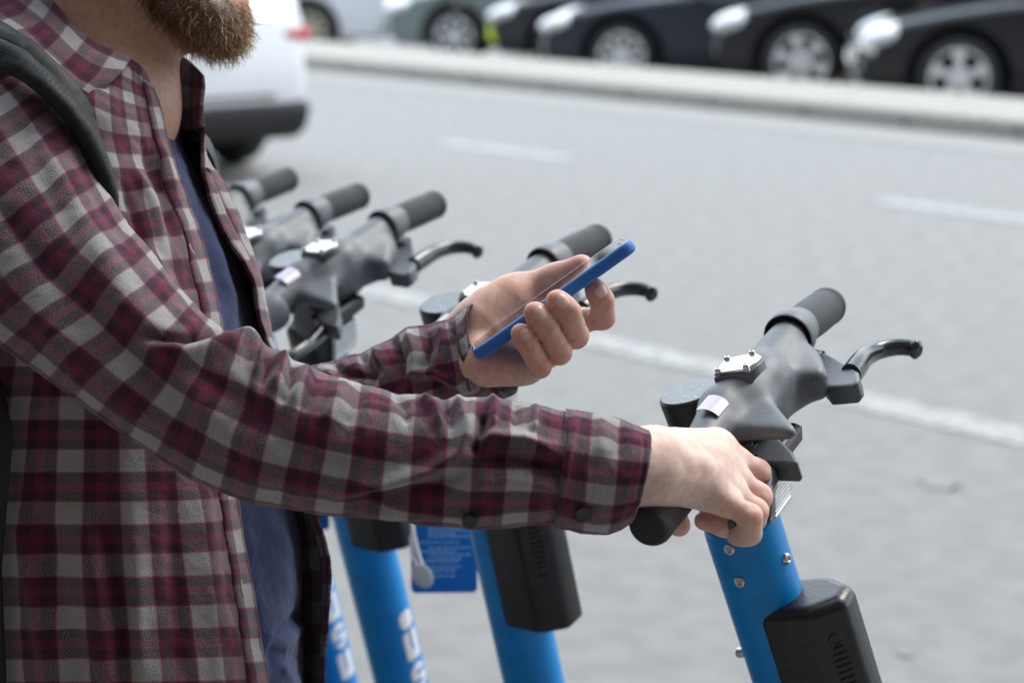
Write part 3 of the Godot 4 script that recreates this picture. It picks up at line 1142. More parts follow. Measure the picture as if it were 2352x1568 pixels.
func make_scooter() -> Node3D:
	var g := thing("electric_scooter", "", "scooter")
	var plastic: Material = M.plastic
	# cast head: two arms, a hump under the cap plate and a neck that leans back to the stem
	var bl := Blob.new()
	var t := bl.group(0.014)
	bl.join = 0.014
	bl.chain(t, [Vector3(-0.004, 0.005, 0.092), Vector3(-0.008, 0.012, 0.03), Vector3(0.002, 0.010, -0.03), Vector3(0.0, 0.011, -0.112)], [0.0170, 0.0172, 0.0205, 0.0180])
	bl.chain(t, [Vector3(0.004, 0.008, 0.004), Vector3(0.010, 0.008, -0.018)], [0.021, 0.022])
	bl.chain(t, [Vector3(0.012, -0.014, -0.015), Vector3(0.016, -0.012, -0.075)], [0.015, 0.019])
	bl.chain(t, [Vector3(0.0, 0.0, 0.0), Vector3(-0.026, -0.055, 0.0), Vector3(-0.039, -0.098, 0.0)], [0.026, 0.027, 0.030])
	# the arms flare forward into hoods over the lever mounts
	var nh := bl.group(0.007)
	for k in 13:
		var f := k / 12.0
		bl.bone(nh, Vector3(-0.004, 0.010, 0.0).lerp(Vector3(0.016, -0.001, 0.053), f), Vector3(0.008, 0.009, -0.006).lerp(Vector3(0.059, -0.005, 0.058), f), 0.0065, 0.0050)
	var fh := bl.group(0.008)
	for k in 13:
		var f := k / 12.0
		bl.bone(fh, Vector3(0.0, 0.006, -0.100).lerp(Vector3(0.006, 0.004, -0.045), f), Vector3(0.022, 0.001, -0.094).lerp(Vector3(0.046, -0.004, -0.050), f), 0.0100, 0.0062)
		bl.bone(fh, Vector3(0.0, -0.006, -0.096).lerp(Vector3(0.006, -0.008, -0.045), f), Vector3(0.020, -0.012, -0.090).lerp(Vector3(0.044, -0.017, -0.050), f), 0.0090, 0.0052)
	var hb := MB.new()
	bl.build(hb, 0.0024, Color.WHITE, [], 5)
	var head := part("handlebar", hb.mesh(), plastic, g)
	# pedestal and steel cap plate with four screws
	var plate := locs([1642, 861, 1667, 828, 1735, 813, 1751, 822, 1718, 850], 0.0365)
	var ped := MB.new()
	var big := []
	var cen := Vector3.ZERO
	for q: Vector3 in plate:
		cen += q / plate.size()
	for q: Vector3 in plate:
		big.append(cen + (q - cen) * 1.06)
	ped.slab(lowered(big, 0.034), Vector3.UP, 0.033, 0.0025)
	part("cap_base", ped.mesh(), plastic, g)
	var pm := MB.new()
	pm.slab(lowered(plate, 0.001), Vector3.UP, 0.0028, 0.0008, 2)
	var pn := part("cap_plate", pm.mesh(), M.plate, g)
	for q: Vector3 in plate.slice(0, 3) + plate.slice(4):
		var s := MB.new()
		torx(s, cen + (q - cen) * 0.84 + Vector3(0, 0.0014, 0), Vector3.UP, 0.0028)
		part("screw", s.mesh(), M.steel, pn)
	# white sticker wrapped round the near arm
	var stk := MB.new()
	var sp := PackedVector3Array()
	for j in 9:
		for i in 9:
			var a := lerpf(-0.15, 1.0, i / 8.0)
			var z := lerpf(0.030, 0.069, j / 8.0)
			var r := 0.0180
			sp.append(Vector3(-0.0077 + r * sin(a), 0.0122 + r * cos(a), z))
	stk.grid(sp, 9, 9, false, -1.0)
	part("sticker", stk.mesh(), M.sticker, head)
	# black column cap behind the bar with a scratched clear top
	var pk := MB.new()
	pk.lathe(Vector3(-0.051, -0.045, -0.004), Vector3.UP, [Vector2(0, 0.021), Vector2(0.03, 0.0255), Vector2(0.058, 0.0270), Vector2(0.0605, 0.0270), Vector2(0.0612, 0.0260)], 32)
	var pkn := part("column_cap", pk.mesh(), M.black, g)
	var pt := MB.new()
	pt.lathe(Vector3(-0.051, 0.0163, -0.004), Vector3.UP, [Vector2(0, 0.0255), Vector2(0.0010, 0.0255), Vector2(0.0014, 0.0248)], 32)
	part("lid", pt.mesh(), M.scratched, pkn)
	var brk := MB.new()
	torx(brk, Vector3(-0.072, -0.024, 0.012), Vector3(-0.9, 0, 0.4), 0.004)
	part("screw", brk.mesh(), M.steel, pkn)
	# grips, collars
	for s in [1.0, -1.0]:
		var z0 := 0.097 if s > 0 else 0.118
		var y0 := 0.001 if s > 0 else 0.012
		var zc := z0
		var cl := MB.new()
		cl.lathe(Vector3(0, y0, s * zc), Vector3(0, -0.05 * s * s, s), [Vector2(0.004, 0.0140), Vector2(0.004, 0.0200), Vector2(-0.006, 0.0212), Vector2(-0.0072, 0.0220), Vector2(-0.004, 0.0230), Vector2(0.006, 0.0226), Vector2(0.012, 0.0205), Vector2(0.024, 0.0186)], 32)
		part("collar", cl.mesh(), plastic, g)
		var gp := MB.new()
		var ax := (Vector3(0, 0.0, s * 0.217) - Vector3(0, y0, s * (zc + 0.012)))
		var ln := ax.length()
		var prof := [Vector2(0, 0.0165)]
		for k in 13:
			prof.append(Vector2(ln * (0.04 + 0.85 * k / 12.0), 0.0172 + 0.0008 * sin(PI * k / 12.0)))
		prof += [Vector2(ln - 0.008, 0.0178), Vector2(ln - 0.004, 0.0176), Vector2(ln - 0.001, 0.0168), Vector2(ln + 0.0018, 0.0152), Vector2(ln + 0.0032, 0.0128), Vector2(ln + 0.0036, 0.0100), Vector2(ln + 0.0036, 0.0002)]
		gp.lathe(Vector3(0, y0, s * (zc + 0.012)), ax, prof, 36, 1)
		part("grip", gp.mesh(), M.grip, g)
	# hoods over the lever mounts, the mounts with their buttons, the levers
	for s in [1.0, -1.0]:
		var mt := MB.new()
		var o := locs([1688, 1000, 1776, 992, 1822, 1036, 1832, 1054, 1826, 1062, 1742, 1060, 1700, 1034], -0.024, -0.10) if s > 0 else locs([1842, 800, 1876, 798, 1922, 822, 1972, 852, 1974, 868, 1962, 882, 1900, 888, 1868, 850], -0.012, 0.02)
		mt.slab(lowered(o, 0.018), Vector3.UP, 0.018, 0.003)
		var mn := part("lever_mount", mt.mesh(), plastic, g)
		var bt := MB.new()
		var bp := (locs([1715, 1027], -0.024, -0.10) if s > 0 else locs([1873, 818], -0.012, 0.02))[0] as Vector3
		bt.lathe(bp - Vector3(0, 0.002, 0), Vector3.UP, [Vector2(0, 0.0098), Vector2(0.0032, 0.0098), Vector2(0.0036, 0.0090), Vector2(0.0022, 0.0084), Vector2(0.0022, 0.0072)], 24)
		bt.lathe(bp, Vector3.UP, [Vector2(0, 0.0068), Vector2(0.0022, 0.0068), Vector2(0.0036, 0.0058), Vector2(0.0042, 0.0030), Vector2(0.0043, 0.0002)], 24)
		part("button", bt.mesh(), plastic, mn)
		var lv := MB.new()
		var path := []
		var rad := []
		if s > 0:
			var a := locs([1806, 1072], -0.034, -0.10)[0] as Vector3
			var b := locs([1772, 1086], -0.036, -0.10)[0] as Vector3
			path = [a, b, b.lerp(Vector3(0.043, -0.037, 0.120), 0.5) + Vector3(0.003, 0, 0), Vector3(0.043, -0.037, 0.120), Vector3(0.039, -0.037, 0.138), Vector3(0.036, -0.036, 0.150), Vector3(0.035, -0.0355, 0.156)]
			rad = [0.0098, 0.0098, 0.0085, 0.0072, 0.0066, 0.0078, 0.0045]
		else:
			path = locs([1955, 862], -0.020) + locs([1972, 838], -0.021) + locs([1990, 818], -0.024) + locs([2020, 804], -0.028) + locs([2060, 797], -0.032) + locs([2090, 798], -0.035) + locs([2106, 803], -0.037) + locs([2113, 806], -0.038)
			rad = [0.0112, 0.0108, 0.0096, 0.0084, 0.0078, 0.0078, 0.0094, 0.0048]
		var fp := []
		var fr := []
		for k in path.size() - 1:
			for q in 4:
				var w := q / 4.0
				var p0: Vector3 = path[maxi(k - 1, 0)]
				var p1: Vector3 = path[k]
				var p2: Vector3 = path[k + 1]
				var p3: Vector3 = path[mini(k + 2, path.size() - 1)]
				fp.append(p1.cubic_interpolate(p2, p0, p3, w))
				fr.append(lerpf(rad[k], rad[k + 1], w))
		fp.append(path[-1])
		fr.append(rad[-1])
		lv.tube(fp, fr, 14, 0.82, Vector3(0.2, 1, 0))
		part("brake_lever", lv.mesh(), M.lever, g)
		# brake cable from the lever mount under the head
		var cb := MB.new()
		cb.tube([bp + Vector3(-0.004, -0.012, -s * 0.016), Vector3(0.016, -0.026, s * 0.050), Vector3(0.010, -0.034, s * 0.028), Vector3(-0.010, -0.05, s * 0.020), Vector3(-0.022, -0.075, s * 0.018)], [0.0028, 0.0028, 0.0028, 0.0028, 0.0028], 8)
		part("brake_cable", cb.mesh(), M.rubber, g)
	# headlight in front of the neck
	var hl := MB.new()
	var ho := [Vector3(-0.030, -0.028, -0.024), Vector3(0.026, -0.030, -0.024), Vector3(0.032, -0.034, -0.024), Vector3(0.029, -0.046, -0.024), Vector3(0.008, -0.060, -0.024), Vector3(-0.002, -0.100, -0.024), Vector3(-0.022, -0.100, -0.024)]
	hl.slab(ho, Vector3(0, 0, 1), 0.048, 0.004)
	var hn := part("headlight", hl.mesh(), M.black, g)
	var ln2 := MB.new()
	var lo := [Vector3(0.0085, -0.060, -0.020), Vector3(0.0130, -0.062, -0.020), Vector3(0.0080, -0.088, -0.020), Vector3(0.0, -0.0995, -0.020), Vector3(-0.0015, -0.0985, -0.020)]
	ln2.slab(lo, Vector3(0, 0, 1), 0.040, 0.001, 2)
	var len_n := part("lens", ln2.mesh(), M.clear, hn)
	var rf := MB.new()
	for k in 9:
		var c := Vector3(0.0100, -0.0625, 0).lerp(Vector3(0.0015, -0.0965, 0), k / 8.0)
		rf.tube([c + Vector3(0.001, 0, -0.019), c + Vector3(0.001, 0, 0.019)], [0.0021, 0.0021], 8)
	part("reflector", rf.mesh(), M.reflector, hn)
	# blue stem with a black sleeve at its top
	var sm := MB.new()
	sm.lathe(Vector3(-0.039, -0.104, 0), Vector3.DOWN, [Vector2(0, 0.031), Vector2(0.0015, 0.0332), Vector2(0.004, 0.0336), Vector2(0.20, 0.0336), Vector2(0.5, 0.0336), Vector2(0.88, 0.0336)], 40)
	var stem := part("stem", sm.mesh(), M.blue, g)
	var sl := MB.new()
	sl.lathe(Vector3(-0.039, -0.060, 0), Vector3.DOWN, [Vector2(0, 0.026), Vector2(0.006, 0.0315), Vector2(0.042, 0.0322), Vector2(0.0445, 0.0315)], 32)
	part("stem_sleeve", sl.mesh(), M.black, g)
	for q in [[0.02, -0.1155], [0.02, -0.1470]]:
		var a := PI / 2 + 0.02
		var s := MB.new()
		var d := Vector3(cos(a), 0, sin(a))
		torx(s, Vector3(-0.039, q[1], 0) + d * 0.0334, d, 0.0052)
		part("screw", s.mesh(), M.steel, stem)
	var s3 := MB.new()
	var d3 := Vector3(cos(0.15), 0, sin(0.15))
	torx(s3, Vector3(-0.039, -0.143, 0) + d3 * 0.0334, d3, 0.0052)
	part("screw", s3.mesh(), M.steel, stem)
	var s4 := MB.new()
	s4.lathe(Vector3(-0.070, -0.232, 0.004), Vector3(-1, 0, 0), [Vector2(0, 0.0048), Vector2(0.009, 0.0048), Vector2(0.0105, 0.0038)], 14)
	part("pin", s4.mesh(), M.steel, stem)
	# white letters painted down the front of the stem
	var lt := MB.new()
	curved_glyph(lt, 0.05, -0.468, 0.36, 0.012, 0.0341, 0)
	curved_glyph(lt, 0.05, -0.505, 0.38, 0.020, 0.0341, 1)
	curved_glyph(lt, 0.05, -0.550, 0.40, 0.020, 0.0341, 2)
	curved_glyph(lt, 0.05, -0.596, 0.40, 0.020, 0.0341, 1)
	part("lettering", lt.mesh(), M.white, stem)
	# black box on the front of the stem
	var bx := MB.new()
	var bo := [Vector3(-0.042, 0, 0.030), Vector3(-0.030, 0, 0.034), Vector3(0.006, 0, 0.034), Vector3(0.014, 0, 0.031), Vector3(0.034, 0, 0.016), Vector3(0.038, 0, 0.010), Vector3(0.038, 0, -0.010), Vector3(0.034, 0, -0.016), Vector3(0.014, 0, -0.031), Vector3(0.006, 0, -0.034), Vector3(-0.030, 0, -0.034), Vector3(-0.042, 0, -0.030)]
	for k in bo.size():
		bo[k] += Vector3(0.002, -0.352, 0)
	bx.slab(bo, Vector3.UP, 0.172, 0.011, 6)
	var bn := part("battery_box", bx.mesh(), M.box, g)
	var bd := MB.new()
	for k in 9:
		var c := Vector3(0.0268, -0.222 - k * 0.006, 0.0236)
		var w := Vector3(0.0066, 0, -0.005) * (0.5 if k in [0, 8] else 0.8)
		bd.tube([c - w, c + w], [0.0011, 0.0011], 6)
	for q in [-0.214, -0.284]:
		bd.lathe(Vector3(0.0258, q, 0.0238), Vector3(0.6, 0, 0.8), [Vector2(0, 0.006), Vector2(0.0012, 0.006), Vector2(0.0014, 0.0048), Vector2(0.0004, 0.0044), Vector2(0.0004, 0.0002)], 14)
	part("embossing", bd.mesh(), M.box, bn)
	# out of the frame: fork, wheels and deck
	var inv := sc_b.inverse()
	var foot := Vector3(-0.039, -0.984, 0)
	var down := inv * Vector3.DOWN
	var drop := (sc_o + sc_b * foot).y
	var fw := (Vector3(1, 0, 0) - down * down.x).normalized()
	var hub := foot + down * (drop - 0.112) + fw * 0.05
	var side := fw.cross(-down).normalized()
	var fk := MB.new()
	for s in [-1.0, 1.0]:
		fk.tube([foot + Vector3(0, 0.03, 0), foot + side * s * 0.045 + down * 0.03, hub + side * s * 0.045], [0.018, 0.014, 0.012], 10)
	part("fork", fk.mesh(), M.black, g)
	var heading := (inv * Vector3(0.93, 0, -0.36)).normalized()
	var hside := heading.cross(-down).normalized()
	for k in 2:
		var c: Vector3 = hub if k == 0 else hub - heading * 0.88
		var sd: Vector3 = side if k == 0 else hside
		var w := Node3D.new()
		w.name = "wheel"
		g.add_child(w, true)
		w.position = c
		var ty := MB.new()
		ty.lathe(Vector3.ZERO, sd, [Vector2(-0.022, 0.072), Vector2(-0.026, 0.09), Vector2(-0.016, 0.107), Vector2(0, 0.111), Vector2(0.016, 0.107), Vector2(0.026, 0.09), Vector2(0.022, 0.072)], 32, 0)
		part("tyre", ty.mesh(), M.tyre, w)
		var rm := MB.new()
		rm.lathe(Vector3.ZERO, sd, [Vector2(-0.021, 0.073), Vector2(-0.012, 0.05), Vector2(-0.02, 0.02), Vector2(0.02, 0.02), Vector2(0.012, 0.05), Vector2(0.021, 0.073)], 24)
		part("rim", rm.mesh(), M.black, w)
	var dk := MB.new()
	var dc := hub - heading * 0.45 + down * -0.055
	var dl := round_rect(dc, heading, hside, 0.30, 0.085, 0.05)
	dk.slab(dl, -down, 0.055, 0.012)
	part("deck", dk.mesh(), M.black, g)
	var jn := MB.new()
	jn.tube([foot + Vector3(0, 0.10, 0), foot + down * 0.02 - heading * 0.05, dc + heading * 0.28 - down * 0.02], [0.034, 0.036, 0.03], 14)
	part("deck_joint", jn.mesh(), M.blue, g)
	var ks := MB.new()
	ks.tube([dc - hside * 0.06, dc - hside * 0.16 + down * (0.165)], [0.009, 0.008], 8)
	part("kickstand", ks.mesh(), M.steel, g)
	return g

func make_scooters() -> void:
	M.grip = mat(lin(0.032, 0.036, 0.041), 0.5, 0.0, 0.5)
	bump(M.grip, knurl_texture(), 0.13)
	M.grip.uv1_scale = Vector3(15, 17, 1)
	M.scratched = mat(Color.WHITE, 0.3, 0.35)
	M.scratched.albedo_texture = scratched_texture()
	M.scratched.uv1_triplanar = true
	M.scratched.uv1_scale = Vector3.ONE * 16
	M.lever = mat(lin(0.022, 0.025, 0.028), 0.22, 0.0, 0.6)
	var far := P(1905, 700, 2.0)
	var near := P(1490, 1210, 1.65)
	var f0 := frame_of(far, far - near, Vector3(-0.31013, 0.94535, 0.10068))
	f0.origin = (far + near) / 2
	sc_o = f0.origin
	sc_b = f0.basis
	var first := make_scooter()
	first.transform = f0
	var row := "blue rental scooters parked in a row"
	var r := Vector3.RIGHT
	var bar := r * 0.564 + upv * 0.43 + fwd * 0.70
	var stem := r * -0.215 + upv + fwd * -0.455
	var labels := ["blue electric scooter with black grips held by the man's right hand", "blue electric scooter whose black handlebar shows behind the hand with the phone", "blue electric scooter whose handlebar shows whole between the man's chest and phone", "blue electric scooter whose handlebar half hides behind the man's open shirt", "blue electric scooter farthest along the row, only one grip showing past the shirt"]
	first.set_meta("label", labels[0])
	first.set_meta("group", row)
	var ends := [[1378, 548, 2.36, 0.0, 0.0], [1002, 468, 2.66, 0.0, 0.0], [828, 448, 2.84, 0.02, 0.02], [665, 410, 3.05, -0.02, 0.03]]
	for k in ends.size():
		var e: Array = ends[k]
		var o := first.duplicate() as Node3D
		o.name = numbered("electric_scooter")
		add_child(o)
		o.transform = frame_of(P(e[0], e[1], e[2]), bar + r * e[3], stem + r * e[4])
		o.set_meta("label", labels[k + 1])
	# blue instruction cards, a pale round tag hanging over the nearer one
	var card := card_texture()
	for k in 2:
		var d := 2.52 if k == 0 else 2.86
		var c: Array = [[944, 1120], [1096, 1120], [1096, 1360], [944, 1362]] if k == 0 else [[640, 1010], [757, 1010], [757, 1216], [640, 1218]]
		var p := []
		for q in c:
			p.append(P(q[0], q[1], d + (0.02 if q[0] > 1000 and k == 0 else 0.0)))
		var th := thing("instruction_card", ["blue plastic card printed with small white lines beside a black battery box", "blue plastic card half hidden behind the open shirt"][k], "card", Transform3D.IDENTITY)
		var ex: Vector3 = (p[1] - p[0])
		var ey: Vector3 = (p[3] - p[0])
		var mb := MB.new()
		var o := round_rect((p[0] + p[2]) / 2, ex.normalized(), ey.normalized(), ex.length() / 2, ey.length() / 2, 0.006, 4)
		mb.slab(o, ey.cross(ex), 0.0012, 0.0004, 2)
		part("card", mb.mesh(), M.cardblue, th)
		if k == 0:
			var pr := MB.new()
			var nn := ex.cross(ey).normalized()
			if nn.dot(fwd) > 0:
				nn = -nn
			var lift := nn * 0.0016
			var g := PackedVector3Array([p[0] + lift, p[1] + lift, p[3] + lift, p[2] + lift])
			pr.grid(g, 2, 2, false, 1.0, PackedVector2Array([Vector2(0, 0), Vector2(1, 0), Vector2(0, 1), Vector2(1, 1)]))
			part("print", pr.mesh(), card, th)
			var tag := thing("round_tag", "pale round tag on a clear strap hanging before the blue card", "tag")
			var tg := MB.new()
			var tc := P(970, 1322, 2.47)
			ellipsoid(tg, tc, Vector3(0.0125, -0.004, 0), upv * 0.0135, fwd * 0.0012)
			part("disc", tg.mesh(), M.tagwhite, tag)
			var ts := MB.new()
			ts.tube([tc + upv * 0.010, P(958, 1270, 2.475), P(948, 1225, 2.48), P(945, 1180, 2.49)], [0.0028, 0.0032, 0.0028, 0.0022], 8, 0.4, Vector3.RIGHT)
			ts.tube([tc + upv * 0.010 - Vector3(0.006, 0, 0), P(946, 1275, 2.475), P(943, 1230, 2.48)], [0.002, 0.002, 0.002], 8)
			part("strap", ts.mesh(), M.tagwhite, tag)

func card_texture() -> StandardMaterial3D:
	# rows of small white print, too blurred in the photograph to read
	var im := Image.create(512, 800, false, Image.FORMAT_RGBA8)
	im.fill(Color(0, 0.40, 0.78, 0))
	var rng := RandomNumberGenerator.new()
	rng.seed = 5
	var white := Color(0.62, 0.80, 0.95, 1)
	var y := 40
	while y < 700:
		var x := 70 if rng.randf() < 0.6 else 130
		var stop := rng.randi_range(330, 470)
		while x < stop:
			var w := rng.randi_range(14, 46)
			im.fill_rect(Rect2i(x, y, w, 7), white)
			for s in range(0, w, 9):
				im.fill_rect(Rect2i(x + s, y - 4, 4, 14), white)
			x += w + 12
		y += rng.randi_range(22, 42)
	var m := StandardMaterial3D.new()
	m.albedo_texture = ImageTexture.create_from_image(im)
	m.transparency = BaseMaterial3D.TRANSPARENCY_ALPHA_SCISSOR
	m.alpha_scissor_threshold = 0.5
	m.roughness = 0.5
	m.cull_mode = BaseMaterial3D.CULL_DISABLED
	M.cardblue = mat(lin(0.0, 0.115, 0.42), 0.4)
	M.tagwhite = mat(lin(0.55, 0.57, 0.57), 0.4)
	return m

# ---------------------------------------------------------------- cloth
func catmull(a: Vector3, b: Vector3, c: Vector3, d: Vector3, t: float) -> Vector3:
	return b.cubic_interpolate(c, a, d, t)

# control rows of [x, y, depth] -> points of an nu x nv sheet
func patch(rows: Array, nu: int, nv: int) -> PackedVector3Array:
	var R := rows.size()
	var C: int = rows[0].size()
	var fine := []
	for r in rows:
		var q := []
		for i in nu:
			var f := float(i) / (nu - 1) * (C - 1)
			var k := mini(int(f), C - 2)
			var p := []
			for o in [-1, 0, 1, 2]:
				var e: Array = r[clampi(k + o, 0, C - 1)]
				p.append(Vector3(e[0], e[1], e[2]))
			q.append(catmull(p[0], p[1], p[2], p[3], f - k))
		fine.append(q)
	var out := PackedVector3Array()
	for j in nv:
		var f := float(j) / (nv - 1) * (R - 1)
		var k := mini(int(f), R - 2)
		for i in nu:
			var v := catmull(fine[maxi(k - 1, 0)][i], fine[k][i], fine[k + 1][i], fine[mini(k + 2, R - 1)][i], f - k)
			out.append(P(v.x, v.y, v.z))
	return out

func normals_of(p: PackedVector3Array, nu: int, nv: int, wrap: bool, sgn: float) -> PackedVector3Array:
	var out := PackedVector3Array()
	out.resize(p.size())
	for j in nv:
		var j0 := maxi(j - 1, 0) * nu
		var j1 := mini(j + 1, nv - 1) * nu
		for i in nu:
			var i0 := (i - 1 + nu) % nu if wrap else maxi(i - 1, 0)
			var i1 := (i + 1) % nu if wrap else mini(i + 1, nu - 1)
			out[j * nu + i] = (p[j * nu + i1] - p[j * nu + i0]).cross(p[j1 + i] - p[j0 + i]).normalized() * sgn
	return out

# folds: [flat list of pixels along the fold, half width in pixels, height in metres]; only where the cloth looks that way
func fold(p: PackedVector3Array, nu: int, nv: int, wrap: bool, sgn: float, folds: Array, rough: float, size: float) -> PackedVector3Array:
	var nn := normals_of(p, nu, nv, wrap, sgn)
	var out := p.duplicate()
	var px := PackedVector2Array()
	for q in p:
		var s := Q(q)
		px.append(Vector2(s.x, s.y))
	var add := PackedFloat32Array()
	add.resize(p.size())
	for f in folds:
		var pts := PackedVector2Array()
		for k in range(0, f[0].size(), 2):
			pts.append(Vector2(f[0][k], f[0][k + 1]))
		var w: float = f[1]
		var lo := pts[0]
		var hi := pts[0]
		for q in pts:
			lo = lo.min(q)
			hi = hi.max(q)
		lo -= Vector2.ONE * w * 2.6
		hi += Vector2.ONE * w * 2.6
		var n := pts.size() - 1
		for i in p.size():
			var s := px[i]
			if s.x < lo.x or s.y < lo.y or s.x > hi.x or s.y > hi.y:
				continue
			var best := 1e9
			var along := 0.0
			for k in n:
				var a := pts[k]
				var ab := pts[k + 1] - a
				var h := clampf((s - a).dot(ab) / ab.length_squared(), 0.0, 1.0)
				var d := s.distance_squared_to(a + ab * h)
				if d < best:
					best = d
					along = (k + h) / n
			var face := clampf(-nn[i].dot(fwd) * 1.5 + 0.45, 0.0, 1.0)
			var ends := smoothstep(0.0, 0.22, along) * smoothstep(1.0, 0.78, along)
			add[i] += f[2] * exp(-best / (w * w)) * (0.25 + 0.75 * ends) * face
	for i in p.size():
		var q := p[i] / size
		out[i] = p[i] + nn[i] * (add[i] + rough * (noise.get_noise_3dv(q) + 0.4 * noise.get_noise_3dv(q * 2.3)))
	return out

func cloth_uv(p: PackedVector3Array, nu: int, nv: int, wrap: bool, off: Vector2, around := 0.0) -> PackedVector2Array:
	# lengths along the middle row and the middle column, in repeats of the texture
	var w := nu + (1 if wrap else 0)
	var us := PackedFloat32Array([0.0])
	var vs := PackedFloat32Array([0.0])
	var mj := nv / 2
	for i in range(1, w):
		us.append(us[-1] + (around / nu if around > 0 else p[mj * nu + i % nu].distance_to(p[mj * nu + i - 1])))
	for j in range(1, nv):
		var d := 0.0
		for k in 4:
			var i := (k * nu) / 4 + nu / 8
			d += p[j * nu + i].distance_to(p[(j - 1) * nu + i]) / 4
		vs.append(vs[-1] + d)
	var out := PackedVector2Array()
	for j in nv:
		for i in w:
			out.append(Vector2(us[i], vs[j]) / (PLAID * 4.0) + off)
	return out

# a sheet with thickness, its rim closed
func thick(mb: MB, p: PackedVector3Array, nu: int, nv: int, sgn: float, th: float, off := Vector2.ZERO) -> void:
	var nn := normals_of(p, nu, nv, false, sgn)
	var uv0 := cloth_uv(p, nu, nv, false, off)
	var q := PackedVector3Array()
	var uv := PackedVector2Array()
	var ring := nu * 2
	for j in range(-1, nv + 1):
		var jj := clampi(j, 0, nv - 1)
		var k := 0.0 if j < 0 or j == nv else 1.0
		for i in nu:
			q.append(p[jj * nu + i] + nn[jj * nu + i] * th * 0.5 * k)
			uv.append(uv0[jj * nu + i])
		for i in nu:
			var b := nu - 1 - i
			q.append(p[jj * nu + b] - nn[jj * nu + b] * th * 0.5 * k)
			uv.append(uv0[jj * nu + b])
		uv.append(uv0[jj * nu])
	mb.grid(q, ring, nv + 2, true, sgn, uv)

func stations(st: Array, n: int) -> Array:
	# each [upper x, y, lower x, y, depth, half thickness in depth] -> n of them, smoothly between
	var out := []
	for j in n:
		var f := float(j) / (n - 1) * (st.size() - 1)
		var k := mini(int(f), st.size() - 2)
		var r := []
		for c in 7:
			var e := []
			for o in [k, k + 1, maxi(k - 1, 0), mini(k + 2, st.size() - 1)]:
				e.append(st[o][c] if c < st[o].size() else 0.0)
			r.append(cubic_interpolate(e[0], e[1], e[2], e[3], f - k))
		out.append(r)
	return out

func sleeve_points(st: Array, nu: int, nv: int, grow := 0.0) -> PackedVector3Array:
	var out := PackedVector3Array()
	for s in stations(st, nv):
		var u := P(s[0], s[1], s[4])
		var l := P(s[2], s[3], s[4])
		var c := (u + l) / 2
		var h := (u - l) / 2
		h += h.normalized() * grow
		var away := (c - EYE).normalized()
		for i in nu:
			var a := TAU * i / nu + PI / 2
			out.append(c + h * cos(a) + away * sin(a) * (s[5] + grow) + Vector3(s[6] * sin(a), 0, 0))
	return out

func disc_button(mb: MB, at: Vector3, dir: Vector3, r: float) -> void:
	mb.lathe(at, dir, [Vector2(0, r), Vector2(0.0016, r), Vector2(0.0024, r * 0.9), Vector2(0.0016, r * 0.7), Vector2(0.0014, 0.0002)], 18, 1)

# ---------------------------------------------------------------- the man
const SKIN := Color(0.66, 0.44, 0.35)
const BLUSH := Color(0.64, 0.31, 0.235)
const PALE := Color(0.76, 0.575, 0.50)

func nail(mb: MB, at: Vector3, dir: Vector3, nor: Vector3, w: float, l: float, r: float) -> void:
	var y := dir.normalized()
	var z := (nor - y * nor.dot(y)).normalized()
	var x := y.cross(z)
	var p := PackedVector3Array()
	for j in 9:
		var f := j / 8.0 * 2 - 1
		for i in 9:
			var a := (i / 8.0 * 2 - 1)
			var ww := w * (1.0 - 0.10 * pow(absf(f), 4.0)) * sqrt(maxf(0.12, 1.0 - pow(absf(f), 5.0) * 0.75))
			var e := pow(maxf(absf(f), absf(a)), 8.0) * 0.0007
			p.append(at + x * ww * a + y * l * f + z * (sqrt(maxf(r * r - ww * ww * a * a, 0.0)) - r - e - 0.0005 * f * f))
	mb.grid(p, 9, 9, false, 1.0)
	if mb.n[mb.n.size() - 40].dot(z) < 0:
		for k in 81:
			mb.n[mb.n.size() - 1 - k] *= -1.0
		for k in range(mb.t.size() - 8 * 8 * 6, mb.t.size(), 3):
			var s := mb.t[k + 1]
			mb.t[k + 1] = mb.t[k + 2]
			mb.t[k + 2] = s

func px3(a: Array) -> Array:
	var out := []
	for k in range(0, a.size(), 3):
		out.append(P(a[k], a[k + 1], a[k + 2]))
	return out

func waist(a: Array, kind: int) -> Array:
	# a point halfway along each finger bone, where the finger is a little slimmer than at the joints
	var out := [a[0]]
	for i in range(1, a.size()):
		if kind == 0:
			out.append((a[i - 1] as Vector3).lerp(a[i], 0.52))
		else:
			out.append((a[i - 1] + a[i]) / 2.0 * (0.93 if i < 3 else 1.0))
		out.append(a[i])
	return out

